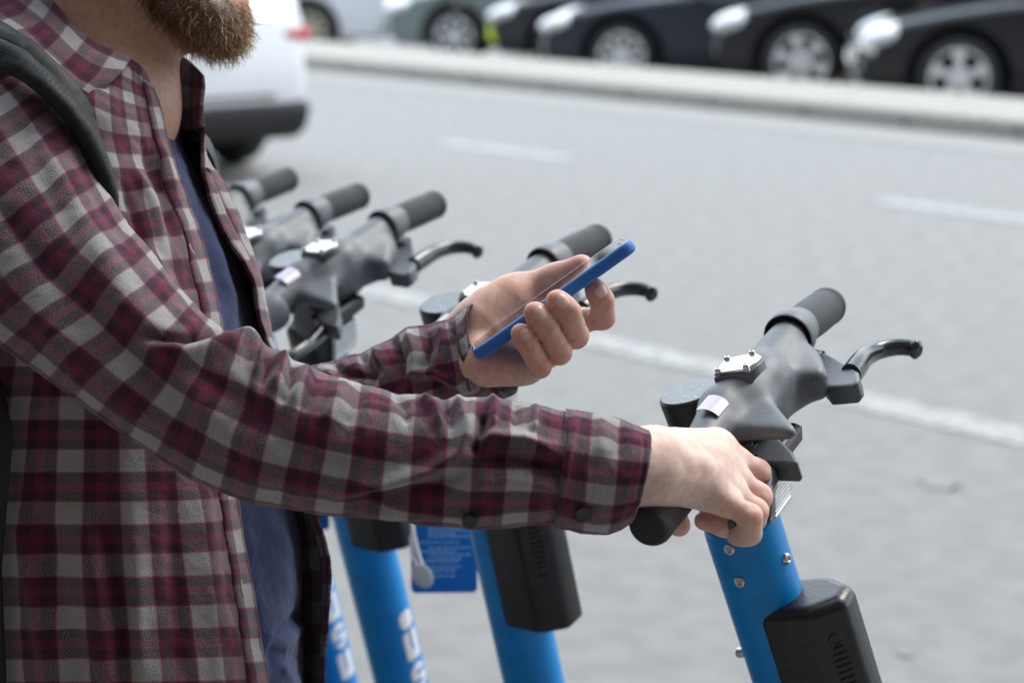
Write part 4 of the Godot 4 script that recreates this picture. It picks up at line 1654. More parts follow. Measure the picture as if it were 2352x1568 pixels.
func right_hand(mb: MB, nails: MB) -> void:
	var b := Blob.new()
	b.join = 0.010
	var g := b.group(0.013)
	var wrist := P(1440, 1062, 1.648)
	var fore := P(1180, 1060, 1.640)
	b.bone(g, fore, wrist, 0.030, 0.0250)
	b.bone(g, P(1440, 1056, 1.650), P(1500, 1050, 1.658), 0.0235, 0.0215)
	b.bone(g, P(1440, 1092, 1.650), P(1500, 1095, 1.656), 0.022, 0.0215)
	var mcp := px3([1644, 1030, 1.728, 1642, 1062, 1.706, 1632, 1096, 1.690, 1616, 1127, 1.680])
	var wr := px3([1505, 1040, 1.668, 1510, 1056, 1.662, 1510, 1078, 1.658, 1505, 1104, 1.656])
	var mr := [0.0165, 0.0165, 0.0155, 0.0140]
	for k in 4:
		b.bone(g, wr[k], mcp[k], 0.0185, mr[k])
	# heel and thumb side of the palm, lying on the grip
	b.bone(g, P(1520, 1085, 1.680), P(1610, 1110, 1.712), 0.020, 0.016)
	b.bone(g, P(1530, 1046, 1.690), P(1600, 1054, 1.730), 0.016, 0.013)
	# tendons and a vein on the back
	for k in 4:
		var off := Vector3(0, 0.62, 0.78)
		b.bone(g, wr[k].lerp(mcp[k], 0.40) + off * 0.0190, mcp[k] + off * 0.0150, 0.0018, 0.0030)
	var f := [
		[mcp[0], P(1741, 1084, 1.748), P(1748, 1126, 1.766), P(1716, 1160, 1.780)],
		[mcp[1], P(1744, 1140, 1.720), P(1734, 1192, 1.742), P(1680, 1206, 1.752)],
		[mcp[2], P(1736, 1174, 1.696), P(1712, 1220, 1.720), P(1616, 1196, 1.730)],
		[mcp[3], P(1723, 1185, 1.670), P(1724, 1226, 1.682), P(1690, 1232, 1.692)],
	]
	var rr := [[0.0120, 0.0098, 0.0086, 0.0074], [0.0120, 0.0098, 0.0086, 0.0074], [0.0114, 0.0094, 0.0084, 0.0076], [0.0106, 0.0088, 0.0080, 0.0070]]
	for k in 4:
		var q := b.group(0.006)
		b.chain(q, waist(f[k], 0), waist(rr[k], 1))
	var th := b.group(0.006)
	b.chain(th, px3([1530, 1060, 1.715, 1528, 1130, 1.752, 1540, 1180, 1.762, 1560, 1206, 1.760]), [0.017, 0.0135, 0.0115, 0.0095])
	var up2 := Vector3(0.05, 0.62, 0.78)
	b.chain(g, [wr[1].lerp(mcp[1], 0.15) + up2 * 0.0200, wr[2].lerp(mcp[2], 0.45) + up2 * 0.0195, wr[2].lerp(mcp[2], 0.75) + up2 * 0.0185, mcp[2].lerp(mcp[3], 0.5) + up2 * 0.0155], [0.0012, 0.0018, 0.0018, 0.0012])
	# creases over the middle joints
	for k in 4:
		for q in [-0.0022, 0.0016]:
			var ax: Vector3 = (f[k][1] - f[k][0]).normalized()
			var sd: Vector3 = ax.cross(Vector3(0.3, 0.7, 0.6)).normalized()
			var o: Vector3 = f[k][1] + ax * q + sd.cross(ax).normalized() * (rr[k][1] + 0.0008) * signf(sd.cross(ax).dot(Vector3(0.4, 0.6, 0.6)))
			b.cuts.append([o - sd * 0.005, o + sd * 0.005, 0.0011, 0.0012])
	# soft webs between the first joints
	for k in 3:
		b.bone(g, mcp[k].lerp(mcp[k + 1], 0.5), (f[k][1] as Vector3).lerp(f[k + 1][1], 0.5).lerp(mcp[k].lerp(mcp[k + 1], 0.5), 0.55), 0.0125, 0.0085)
	var tints := []
	for k in 4:
		tints.append([f[k][1], 0.022, BLUSH, 0.7])
		tints.append([f[k][3], 0.030, BLUSH, 0.55])
		tints.append([mcp[k], 0.022, BLUSH, 0.4])
	tints.append([P(1560, 1206, 1.76), 0.05, BLUSH, 0.5])
	b.build(mb, 0.0018, PALE, tints, 2)

func left_hand(mb: MB, nails: MB) -> void:
	var b := Blob.new()
	b.join = 0.008
	var g := b.group(0.014)
	b.bone(g, P(780, 960, 1.93), P(1010, 835, 1.862), 0.040, 0.027)
	b.bone(g, P(1010, 815, 1.860), P(1100, 755, 1.856), 0.024, 0.024)
	b.bone(g, P(1010, 850, 1.850), P(1095, 828, 1.832), 0.023, 0.022)
	# palm: from the wrist to the knuckles under the phone
	var mcp := px3([1290, 745, 1.872, 1272, 782, 1.848, 1248, 815, 1.824, 1216, 842, 1.802])
	var wr := px3([1108, 760, 1.862, 1104, 785, 1.850, 1100, 808, 1.838, 1096, 828, 1.826])
	for k in 4:
		b.bone(g, wr[k], mcp[k], 0.019, [0.0125, 0.0125, 0.012, 0.0115][k])
	# ball of the thumb and heel of the hand
	b.bone(g, P(1120, 742, 1.846), P(1172, 690, 1.850), 0.0265, 0.0215)
	b.bone(g, P(1110, 835, 1.808), P(1190, 846, 1.800), 0.0175, 0.0130)
	var f := [
		[mcp[0], P(1384, 728, 1.822), P(1384, 690, 1.806), P(1368, 662, 1.800)],
		[mcp[1], P(1322, 770, 1.764), P(1307, 718, 1.740), P(1281, 691, 1.738)],
		[mcp[2], P(1284, 808, 1.756), P(1256, 752, 1.738), P(1230, 718, 1.737)],
		[mcp[3], P(1240, 842, 1.752), P(1214, 794, 1.739), P(1197, 765, 1.738)],
	]
	var rr := [[0.0120, 0.0102, 0.0092, 0.0080], [0.0118, 0.0104, 0.0094, 0.0086], [0.0112, 0.0100, 0.0090, 0.0084], [0.0105, 0.0088, 0.0080, 0.0072]]
	for k in 4:
		var q := b.group(0.005)
		b.chain(q, waist(f[k], 0), waist(rr[k], 1))
		# soft finger pads
		var pad: Vector3 = f[k][3].lerp(f[k][2], 0.35)
		b.bone(q, pad + Vector3(-0.0015, 0.0005, -0.001), f[k][3] + Vector3(-0.001, 0, 0), rr[k][3] * 0.98, rr[k][3] * 0.9)
	var th := b.group(0.008)
	b.chain(th, px3([1140, 712, 1.852, 1196, 672, 1.856, 1276, 640, 1.850, 1336, 610, 1.838]), [0.0225, 0.0155, 0.0122, 0.0098])
	# creases of the palm
	b.cuts.append([P(1150, 760, 1.80), P(1235, 668, 1.833), 0.0022, 0.004])
	b.cuts.append([P(1178, 712, 1.812), P(1236, 690, 1.826), 0.0018, 0.003])
	for k in 4:
		for j in [1, 2]:
			for q in [-0.0016, 0.0016]:
				var ax: Vector3 = (f[k][j + 1] - f[k][j]).normalized()
				var front := (-fwd - ax * (-fwd).dot(ax)).normalized()
				var sd := ax.cross(front)
				var o: Vector3 = f[k][j] + ax * q + (front + Vector3.RIGHT * 0.35).normalized() * (rr[k][j] + 0.0012)
				b.cuts.append([o - sd * 0.0045, o + sd * 0.0045, 0.0011, 0.0012])
	var tints := []
	for k in 4:
		tints.append([f[k][3], 0.022, BLUSH, 0.6])
		tints.append([f[k][1], 0.018, BLUSH, 0.6])
		tints.append([f[k][2], 0.014, BLUSH, 0.4])
	tints.append([P(1336, 610, 1.838), 0.03, BLUSH, 0.5])
	tints.append([P(1200, 680, 1.84), 0.04, BLUSH, 0.3])
	b.build(mb, 0.0018, SKIN, tints, 2)
	var cam := -fwd
	var nd := [[1370, 664, 0.0054, 0.0072, 0.35], [1292, 700, 0.0052, 0.0068, 0.45], [1243, 729, 0.0050, 0.0066, 0.45], [1208, 772, 0.0042, 0.0054, 0.45]]
	for k in 4:
		var d: Vector3 = f[k][3] - f[k][2]
		var n: Vector3 = cam + Vector3.RIGHT * nd[k][4] - upv * 0.05
		var y := d.normalized()
		n = (n - y * n.dot(y)).normalized()
		var base: Vector3 = f[k][3] - y * 0.0030
		nail(nails, base + n * (rr[k][3] + 0.0021), d, n, nd[k][2], nd[k][3], rr[k][3] * 1.12)

func head_blob(mb: MB) -> void:
	var b := Blob.new()
	var g := b.group(0.03)
	b.join = 0.012
	var D := 1.925
	# neck and the slope of the shoulders
	b.bone(g, P(258, 250, D), P(236, 120, D), 0.060, 0.057)
	b.bone(g, P(236, 120, D), P(300, -90, D), 0.057, 0.058)
	b.bone(g, P(200, 230, D), P(120, 320, D - 0.09), 0.06, 0.05)
	b.bone(g, P(200, 230, D), P(120, 320, D + 0.09), 0.06, 0.05)
	# skull and face
	b.bone(g, P(250, -300, D), P(345, -310, D), 0.086, 0.084)
	b.bone(g, P(330, -230, D), P(400, -190, D), 0.074, 0.062)
	b.bone(g, P(420, -150, D), P(438, -30, D), 0.055, 0.042)
	b.bone(g, P(448, -60, D), P(480, 12, D), 0.036, 0.025)
	for s in [-1.0, 1.0]:
		b.bone(g, P(330, -70, D + s * 0.048), P(490, 50, D + s * 0.018), 0.022, 0.020)
		b.bone(g, P(450, -210, D + s * 0.030), P(470, -150, D + s * 0.034), 0.022, 0.020)
	b.bone(g, P(500, -235, D - 0.02), P(500, -235, D + 0.02), 0.018, 0.018)
	var n := b.group(0.012)
	b.bone(n, P(490, -200, D), P(548, -100, D), 0.010, 0.013)
	b.bone(n, P(535, -88, D - 0.010), P(535, -88, D + 0.010), 0.010, 0.010)
	var l := b.group(0.006)
	for q in [[530, -8, 0.0080], [526, 10, 0.0085]]:
		b.bone(l, P(q[0] - 14, q[1], D - 0.020), P(q[0], q[1], D), 0.005, q[2])
		b.bone(l, P(q[0] - 14, q[1], D + 0.020), P(q[0], q[1], D), 0.005, q[2])
	for s in [-1.0, 1.0]:
		var e := b.group(0.006)
		b.chain(e, [P(262, -235, D + s * 0.080), P(235, -205, D + s * 0.088), P(240, -150, D + s * 0.086), P(268, -110, D + s * 0.078)], [0.008, 0.009, 0.008, 0.008])
	var lips := Color(0.50, 0.19, 0.15)
	b.build(mb, 0.0045, Color(0.55, 0.335, 0.255), [[P(552, 2, D), 0.026, lips, 0.9], [P(560, -95, D), 0.03, BLUSH, 0.4]], 2)

func core_body(mb: MB) -> void:
	# trunk, arms and legs under the clothes
	var b := Blob.new()
	var g := b.group(0.05)
	b.join = 0.03
	b.bone(g, P(150, 420, 1.90), P(150, 420, 1.99), 0.09, 0.09)
	b.bone(g, P(170, 700, 1.90), P(170, 700, 1.99), 0.095, 0.095)
	b.bone(g, P(200, 1150, 1.91), P(200, 1150, 1.99), 0.085, 0.085)
	b.bone(g, P(190, 1500, 1.90), P(190, 1500, 2.00), 0.10, 0.10)
	b.chain(g, [P(110, 360, 1.86), P(40, 420, 1.80), P(430, 880, 1.690), P(640, 985, 1.66), P(1180, 1060, 1.640)], [0.07, 0.045, 0.034, 0.032, 0.028])
	b.chain(g, [P(110, 360, 2.04), P(60, 420, 2.10), P(430, 980, 2.03), P(780, 960, 1.93)], [0.07, 0.05, 0.042, 0.040])
	var hip := P(190, 1560, 1.95)
	for s in [-1.0, 1.0]:
		var z: float = hip.z + s * 0.10
		b.chain(g, [Vector3(hip.x, 0.86, z), Vector3(hip.x + 0.03, 0.47, z), Vector3(hip.x - 0.01, 0.10, z), Vector3(hip.x + 0.10, 0.05, z)], [0.075, 0.050, 0.036, 0.03])
	b.build(mb, 0.014, SKIN, [], 1)

func mb_hair(mb: MB, pts: Array, r0: float, col: Color) -> void:
	var base := mb.v.size()
	for i in pts.size():
		var d: Vector3 = (pts[mini(i + 1, pts.size() - 1)] - pts[maxi(i - 1, 0)]).normalized()
		var e1 := d.cross(Vector3(0.3, 0.2, 0.9)).normalized()
		var e2 := d.cross(e1)
		for t in 3:
			var o := e1 * cos(TAU * t / 3.0) + e2 * sin(TAU * t / 3.0)
			mb.vert(pts[i] + o * r0 * (1.0 - 0.7 * i / (pts.size() - 1.0)), o, Vector2.ZERO, col)
	for i in pts.size() - 1:
		for t in 3:
			var a0 := base + i * 3 + t
			var a1 := base + i * 3 + (t + 1) % 3
			mb.t.append_array(PackedInt32Array([a0, a0 + 3, a1, a1, a0 + 3, a1 + 3]))

func make_beard(parent: Node) -> void:
	var D := 1.925
	var b := Blob.new()
	var g := b.group(0.02)
	var caps := []
	for s in [-1.0, 1.0]:
		caps.append([P(315, -74, D + s * 0.054), P(385, -4, D + s * 0.050), 0.014, 0.020])
		caps.append([P(385, -4, D + s * 0.050), P(468, 46, D + s * 0.034), 0.020, 0.026])
		caps.append([P(468, 46, D + s * 0.034), P(510, 52, D + s * 0.012), 0.025, 0.0215])
		caps.append([P(502, 26, D + s * 0.014), P(525, 12, D + s * 0.008), 0.019, 0.010])
	caps.append([P(512, 62, D - 0.012), P(512, 62, D + 0.012), 0.0195, 0.0195])
	for c in caps:
		b.bone(g, c[0], c[1], c[2] - 0.005, c[3] - 0.005)
	var mb := MB.new()
	b.build(mb, 0.004, Color(0.085, 0.046, 0.022), [], 1)
	# curled hairs over that mass
	var rng := RandomNumberGenerator.new()
	rng.seed = 19
	var lip := P(558, -4, D)
	var chin := P(520, 78, D)
	for k in 11000:
		var c: Array = caps[rng.randi() % caps.size()]
		var h := rng.randf()
		var r := lerpf(c[2], c[3], h) - 0.004
		var dir := Vector3(rng.randfn(), rng.randfn(), rng.randfn()).normalized()
		var p: Vector3 = (c[0] as Vector3).lerp(c[1], h) + dir * r
		if p.distance_to(lip) < 0.013:
			continue
		var s := Q(p)
		if s.y > 84.0 + maxf(0.0, s.x - 410.0) * 0.85 and s.x < 500:
			continue
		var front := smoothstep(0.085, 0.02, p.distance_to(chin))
		# hair falls down and forward and follows the jaw
		var flow := (Vector3(0.35, -0.75, 0) + dir * (0.75 + 0.5 * rng.randf())).normalized()
		var len := rng.randf_range(0.008, 0.020) * lerpf(0.7, 1.0, front)
		var x := flow.cross(Vector3(rng.randfn(), rng.randfn(), rng.randfn())).normalized()
		var y := flow.cross(x)
		var curl := rng.randf_range(0.0012, 0.0044)
		var turns := rng.randf_range(0.5, 1.5)
		var ph := rng.randf() * TAU
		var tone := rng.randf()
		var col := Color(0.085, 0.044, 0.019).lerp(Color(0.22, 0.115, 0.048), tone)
		if rng.randf() < 0.25 + 0.68 * front:  # golden near the chin: partly hair colour, partly light and shade put into colour
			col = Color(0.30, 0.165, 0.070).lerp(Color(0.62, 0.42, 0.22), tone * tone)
		var segs := 7
		var r0 := rng.randf_range(0.00022, 0.00048)
		var base := mb.v.size()
		var q0 := p
		for i in segs + 1:
			var f := float(i) / segs
			var a := ph + TAU * turns * f
			var q := p + flow * len * f + (x * (cos(a) - cos(ph)) + y * (sin(a) - sin(ph))) * curl * (0.4 + 0.6 * f) + Vector3(0, -0.25, 0) * len * f * f
			var d := (q - q0).normalized() if i > 0 else flow
			q0 = q
			var e1 := d.cross(x + y * 0.3).normalized()
			var e2 := d.cross(e1)
			var w := r0 * (1.0 - 0.75 * f * f)
			for t in 3:
				var o := e1 * cos(TAU * t / 3.0) + e2 * sin(TAU * t / 3.0)
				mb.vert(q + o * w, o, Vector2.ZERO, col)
		for i in segs:
			for t in 3:
				var a0 := base + i * 3 + t
				var a1 := base + i * 3 + (t + 1) % 3
				mb.t.append_array(PackedInt32Array([a0, a0 + 3, a1, a1, a0 + 3, a1 + 3]))
	# short sparse hairs thinning out over the jaw and throat, and a few long strays
	for k in 1500:
		var p: Vector3
		var dir: Vector3
		var len := rng.randf_range(0.003, 0.007)
		if k < 1100:
			var h := rng.randf_range(0.42, 1.0)
			var ax := P(236, 120, D).lerp(P(300, -90, D), h)
			dir = (Vector3(rng.randf_range(0.1, 1.0), 0, 1) * 1.0).normalized()
			p = ax + dir * 0.0580
		else:
			var c: Array = caps[rng.randi() % caps.size()]
			dir = Vector3(rng.randfn() + 0.4, rng.randfn() - 0.6, rng.randfn()).normalized()
			p = (c[0] as Vector3).lerp(c[1], rng.randf()) + dir * float(c[3]) * 0.95
			len = rng.randf_range(0.012, 0.019)
			if p.distance_to(lip) < 0.02:
				continue
		var flow := (dir * 0.7 + Vector3(0.2, -0.8, 0) + Vector3(rng.randfn(), rng.randfn(), rng.randfn()) * 0.25).normalized()
		var bend := Vector3(rng.randfn(), rng.randfn(), rng.randfn()) * len * 0.2
		var col := Color(0.12, 0.065, 0.03).lerp(Color(0.36, 0.22, 0.10), rng.randf())
		mb_hair(mb, [p, p + flow * len * 0.35 + bend * 0.4, p + flow * len * 0.7 + bend, p + flow * len + bend * 1.2], 0.00022, col)
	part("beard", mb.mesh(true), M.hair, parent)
	# hair of the head, above the frame
	var hb := Blob.new()
	var hg := hb.group(0.03)
	hb.bone(hg, P(235, -310, D), P(335, -345, D), 0.091, 0.082)
	hb.bone(hg, P(190, -220, D), P(215, -120, D), 0.062, 0.050)
	var hm := MB.new()
	hb.build(hm, 0.006, Color(0.11, 0.062, 0.03), [], 1)
	part("hair", hm.mesh(true), M.hair, parent)

func outward(p: PackedVector3Array, nu: int, nv: int) -> float:
	var j := nv / 2
	var c := Vector3.ZERO
	for i in nu:
		c += p[j * nu + i] / nu
	var n := (p[j * nu + 1] - p[j * nu]).cross(p[(j + 1) * nu] - p[j * nu])
	return 1.0 if n.dot(p[j * nu] - c) > 0 else -1.0

func make_sleeve(called: String, parent: Node, st: Array, nu: int, nv: int, folds: Array, rough: float, size: float, off: Vector2, around: float, curl := 0.0) -> MeshInstance3D:
	var p := sleeve_points(st, nu, nv)
	var s := outward(p, nu, nv)
	var uv := cloth_uv(p, nu, nv, true, off, around)
	p = fold(p, nu, nv, true, s, folds, rough, size)
	var mb := MB.new()
	mb.grid(p, nu, nv, true, s, uv)
	if curl > 0.0:
		# the hem turns in over its own thickness and back up the inside
		var q := PackedVector3Array()
		var c := Vector3.ZERO
		for i in nu:
			c += p[(nv - 1) * nu + i] / nu
		var back := PackedVector3Array()
		for r in [[0.0, 0.0], [0.4, 0.0014], [1.0, 0.0008], [1.7, -0.006], [2.6, -0.020]]:
			for i in nu:
				var e := p[(nv - 1) * nu + i]
				var along := (e - p[(nv - 4) * nu + i]).normalized()
				back.append(e + (c - e).normalized() * curl * r[0] + along * r[1])
		var u2 := PackedVector2Array()
		for r in 5:
			for i in nu + 1:
				u2.append(uv[(nv - 1) * (nu + 1) + i] + Vector2(0, 0.006 * r))
		mb.grid(back, nu, 5, true, s, u2)
	return part(called, mb.mesh(), M.plaid, parent)

func make_man() -> void:
	var man := thing("person", "bearded person in plaid flannel shirt over blue t-shirt holding a phone", "person")
	# ---- body
	var skin := MB.new()
	var nails := MB.new()
	right_hand(skin, nails)
	left_hand(skin, nails)
	head_blob(skin)
	core_body(skin)
	var body := ArrayMesh.new()
	skin.add_to(body, true)
	body.surface_set_material(0, M.skin)
	nails.add_to(body)
	body.surface_set_material(1, M.nail)
	part("body", body, null, man)
	make_beard(man)
	# ---- t-shirt
	var tr := [
		[[318, 292, 1.895], [352, 268, 1.905], [378, 256, 1.935], [398, 246, 1.970], [392, 250, 2.03]],
		[[330, 320, 1.885], [368, 300, 1.900], [392, 290, 1.930], [410, 285, 1.970], [404, 290, 2.04]],
		[[352, 360, 1.882], [390, 350, 1.900], [408, 345, 1.930], [424, 345, 1.975], [420, 345, 2.05]],
		[[388, 430, 1.878], [425, 425, 1.898], [445, 420, 1.930], [466, 425, 1.980], [460, 425, 2.05]],
		[[436, 560, 1.872], [474, 560, 1.892], [505, 558, 1.928], [530, 560, 1.982], [522, 560, 2.05]],
		[[474, 700, 1.868], [512, 700, 1.890], [548, 700, 1.928], [576, 700, 1.985], [566, 700, 2.05]],
		[[496, 900, 1.862], [545, 900, 1.885], [588, 900, 1.925], [620, 900, 1.985], [610, 900, 2.05]],
		[[512, 1080, 1.858], [566, 1080, 1.880], [616, 1080, 1.922], [652, 1080, 1.985], [642, 1080, 2.05]],
		[[536, 1230, 1.855], [594, 1230, 1.878], [648, 1230, 1.920], [686, 1230, 1.985], [674, 1230, 2.05]],
		[[556, 1380, 1.852], [614, 1380, 1.875], [664, 1380, 1.918], [692, 1380, 1.985], [682, 1380, 2.05]],
		[[570, 1480, 1.850], [632, 1480, 1.872], [672, 1480, 1.915], [694, 1480, 1.985], [684, 1480, 2.05]],
		[[586, 1600, 1.848], [648, 1600, 1.870], [686, 1600, 1.912], [700, 1600, 1.985], [690, 1600, 2.05]],
		[[610, 1800, 1.846], [668, 1800, 1.868], [700, 1800, 1.912], [708, 1800, 1.985], [696, 1800, 2.05]]]
	var tp := patch(tr, 60, 260)
	var tf := [
		[[695, 1395, 672, 1430, 640, 1462, 612, 1530], 15, -0.010], [[700, 1425, 668, 1462, 640, 1500], 14, 0.007], [[640, 1440, 606, 1500, 596, 1568], 16, 0.005],
		[[660, 1480, 690, 1520, 700, 1568], 12, -0.004], [[640, 1520, 668, 1560, 680, 1600], 12, 0.004],
		[[640, 1200, 660, 1290, 668, 1390], 18, 0.004], [[590, 1190, 612, 1300, 622, 1400], 20, -0.003],
		[[430, 440, 470, 540, 500, 640, 520, 740], 10, -0.005], [[450, 440, 490, 540, 524, 650, 540, 740], 10, 0.005], [[480, 470, 515, 580, 550, 690], 8, -0.003], [[415, 430, 450, 530, 480, 640], 8, 0.003],
		[[372, 300, 395, 292, 412, 286], 3.5, -0.0025]]
	var ts := 1.0 if normals_of(tp, 60, 260, false, 1.0)[60 * 130 + 30].dot(fwd) < 0 else -1.0
	tp = fold(tp, 60, 260, false, ts, tf, 0.0022, 0.035)
	var tm := MB.new()
	tm.grid(tp, 60, 260, false, ts)
	part("t_shirt", tm.mesh(), M.tee, man)
	# ---- shirt body, one cloth from the buttonhole edge round the back to the button edge
	var sr := [
		[[345, 190, 1.868], [302, 158, 1.850], [232, 112, 1.842], [150, 42, 1.862], [96, -10, 1.920], [120, -50, 2.00], [200, -30, 2.05], [290, 30, 2.05], [350, 100, 2.02], [400, 150, 1.995], [440, 190, 1.965]],
		[[368, 268, 1.858], [318, 262, 1.826], [220, 225, 1.795], [60, 130, 1.805], [-130, 110, 1.850], [-170, 100, 1.95], [-110, 110, 2.06], [60, 130, 2.12], [250, 180, 2.12], [408, 250, 2.010], [460, 262, 1.945]],
		[[384, 338, 1.858], [332, 340, 1.820], [232, 330, 1.785], [60, 280, 1.790], [-150, 260, 1.845], [-210, 260, 1.95], [-140, 260, 2.07], [60, 280, 2.14], [280, 300, 2.13], [452, 330, 2.005], [461, 345, 1.935]],
		[[411, 418, 1.856], [352, 420, 1.812], [244, 420, 1.772], [60, 400, 1.775], [-160, 400, 1.840], [-230, 400, 1.95], [-150, 400, 2.08], [60, 400, 2.16], [300, 410, 2.13], [512, 428, 1.985], [466, 418, 1.915]],
		[[452, 530, 1.852], [392, 535, 1.802], [258, 545, 1.760], [60, 545, 1.765], [-170, 545, 1.838], [-250, 545, 1.95], [-170, 545, 2.08], [60, 545, 2.16], [320, 545, 2.13], [558, 530, 1.985], [510, 532, 1.915]],
		[[482, 645, 1.848], [416, 650, 1.796], [268, 655, 1.756], [60, 655, 1.762], [-175, 655, 1.838], [-255, 655, 1.95], [-170, 655, 2.08], [60, 655, 2.16], [330, 655, 2.13], [588, 645, 1.990], [574, 640, 1.918]],
		[[505, 750, 1.846], [434, 755, 1.792], [272, 760, 1.754], [60, 760, 1.760], [-180, 760, 1.838], [-260, 760, 1.95], [-175, 760, 2.08], [60, 760, 2.16], [340, 760, 2.13], [606, 760, 1.992], [597, 750, 1.922]],
		[[520, 900, 1.842], [448, 905, 1.788], [276, 910, 1.752], [40, 910, 1.762], [-195, 910, 1.842], [-280, 910, 1.95], [-190, 910, 2.08], [60, 910, 2.16], [350, 910, 2.13], [628, 900, 2.000], [650, 895, 1.930]],
		[[532, 1050, 1.838], [460, 1055, 1.786], [280, 1060, 1.750], [28, 1060, 1.764], [-200, 1060, 1.846], [-290, 1060, 1.95], [-200, 1060, 2.08], [60, 1060, 2.16], [360, 1060, 2.13], [644, 1050, 2.010], [690, 1050, 1.938]],
		[[546, 1180, 1.836], [474, 1190, 1.785], [284, 1195, 1.748], [18, 1195, 1.764], [-205, 1195, 1.848], [-295, 1195, 1.95], [-200, 1195, 2.08], [60, 1195, 2.16], [370, 1195, 2.13], [662, 1185, 2.018], [722, 1182, 1.942]],
		[[566, 1300, 1.833], [490, 1305, 1.783], [290, 1310, 1.747], [14, 1310, 1.764], [-205, 1310, 1.848], [-295, 1310, 1.95], [-200, 1310, 2.08], [60, 1310, 2.16], [380, 1310, 2.13], [672, 1300, 2.022], [753, 1292, 1.945]],
		[[588, 1430, 1.830], [510, 1435, 1.781], [300, 1440, 1.746], [16, 1440, 1.764], [-205, 1440, 1.848], [-295, 1440, 1.95], [-200, 1440, 2.08], [60, 1440, 2.16], [390, 1440, 2.13], [678, 1430, 2.025], [750, 1425, 1.948]],
		[[614, 1580, 1.827], [530, 1585, 1.779], [310, 1590, 1.745], [24, 1590, 1.764], [-205, 1590, 1.848], [-295, 1590, 1.95], [-200, 1590, 2.08], [60, 1590, 2.16], [400, 1590, 2.13], [680, 1580, 2.028], [739, 1575, 1.950]],
		[[640, 1790, 1.827], [550, 1795, 1.779], [320, 1800, 1.745], [30, 1800, 1.764], [-205, 1800, 1.848], [-295, 1800, 1.95], [-200, 1800, 2.08], [60, 1800, 2.16], [410, 1800, 2.13], [690, 1790, 2.03], [735, 1785, 1.952]]]
	var nu := 300
	var nv := 300
	var sp := patch(sr, nu, nv)
	var ss := 1.0 if normals_of(sp, nu, nv, false, 1.0)[nu * 150 + 60].dot(fwd) < 0 else -1.0
	var suv := cloth_uv(sp, nu, nv, false, Vector2(0.03, 0.115))
	for q in suv.size():
		suv[q] *= Vector2(1.05, 0.98)
	var sf := [
		[[300, 380, 345, 460, 372, 560], 12, 0.006], [[325, 330, 375, 440, 405, 560], 11, -0.007], [[352, 330, 400, 440, 436, 560], 9, 0.004], [[285, 420, 318, 520, 335, 610], 12, -0.006], [[390, 420, 425, 520, 452, 620], 7, -0.003],
		[[330, 560, 380, 640, 430, 720], 14, 0.005], [[300, 560, 350, 660, 395, 740], 13, -0.005],
		[[180, 1180, 220, 1330, 240, 1480, 250, 1600], 26, 0.008], [[235, 1180, 270, 1330, 285, 1480, 292, 1600], 18, -0.008], [[90, 1150, 120, 1300, 160, 1450, 190, 1600], 24, -0.006], [[300, 1150, 312, 1300, 318, 1450, 322, 1600], 22, 0.005],
		[[390, 1120, 400, 1280, 405, 1430, 408, 1600], 26, -0.005], [[460, 1120, 480, 1280, 496, 1430, 510, 1600], 24, 0.004], [[40, 1120, 60, 1280, 90, 1420, 110, 1600], 22, 0.006]]
	sp = fold(sp, nu, nv, false, ss, sf, 0.0022, 0.05)
	var sm := MB.new()
	sm.grid(sp, nu, nv, false, ss, suv)
	var shirt := part("shirt", sm.mesh(), M.plaid, man)
	# plackets: folded strips along both edges
	for e in 2:
		var k := 11
		var pl := PackedVector3Array()
		var nn := normals_of(sp, nu, nv, false, ss)
		for j in range(6, nv, 2):
			for i in k:
				var q := (i * 2 if e == 0 else nu - 1 - i)
				pl.append(sp[j * nu + q] + nn[j * nu + q] * (0.0012 if i < k - 1 else 0.0004))
		var pm := MB.new()
		thick(pm, pl, k, (nv - 6 + 1) / 2, ss if e == 0 else -ss, 0.0032, Vector2(0.11, 0.02))
		part("placket", pm.mesh(), M.plaid, shirt)
	# buttonholes on the near edge, buttons on the far one
	var hole := MB.new()
	for q in [[352, 322, 372, 350, 1.838], [434, 560, 446, 584, 1.808], [548, 1420, 556, 1470, 1.800], [553, 1330, 560, 1372, 1.80]]:
		hole.tube([P(q[0], q[1], q[4]), P((q[0] + q[2]) / 2 - 2, (q[1] + q[3]) / 2, q[4] - 0.001), P(q[2], q[3], q[4])], [0.0007, 0.0009, 0.0007], 6)
	part("buttonhole", hole.mesh(), M.thread, shirt)
	for q in [[541, 547, 1.943], [610, 778, 1.950], [470, 398, 1.925]]:
		var bm := MB.new()
		disc_button(bm, P(q[0], q[1], q[2]), Vector3(0.80, 0.1, 0.6), 0.0058)
		part("button", bm.mesh(), M.button, shirt)
	# collar: right leaf, the stand below it, the far leaf seen from inside
	var cm := MB.new()
	var leaf := [
		[[-20, -110, 1.900], [109, -4, 1.868], [158, 50, 1.852], [211, 96, 1.842], [258, 118, 1.838], [299, 134, 1.842]],
		[[-60, -50, 1.860], [74, 44, 1.828], [126, 94, 1.814], [176, 138, 1.808], [224, 166, 1.810], [272, 172, 1.818]],
		[[-100, 10, 1.840], [20, 62, 1.806], [86, 122, 1.792], [136, 166, 1.788], [184, 206, 1.792], [216, 224, 1.802]]]
	var lp := patch(leaf, 70, 40)
	var ls := 1.0 if normals_of(lp, 70, 40, false, 1.0)[70 * 20 + 35].dot(fwd) < 0 else -1.0
	lp = fold(lp, 70, 40, false, ls, [[[120, 40, 200, 120, 270, 160], 14, 0.002], [[40, 30, 110, 110, 180, 180], 12, -0.002]], 0.0012, 0.04)
	thick(cm, lp, 70, 40, ls, 0.0036, Vector2(0.04, 0.06))
	part("collar", cm.mesh(), M.plaid, shirt)
	cm = MB.new()
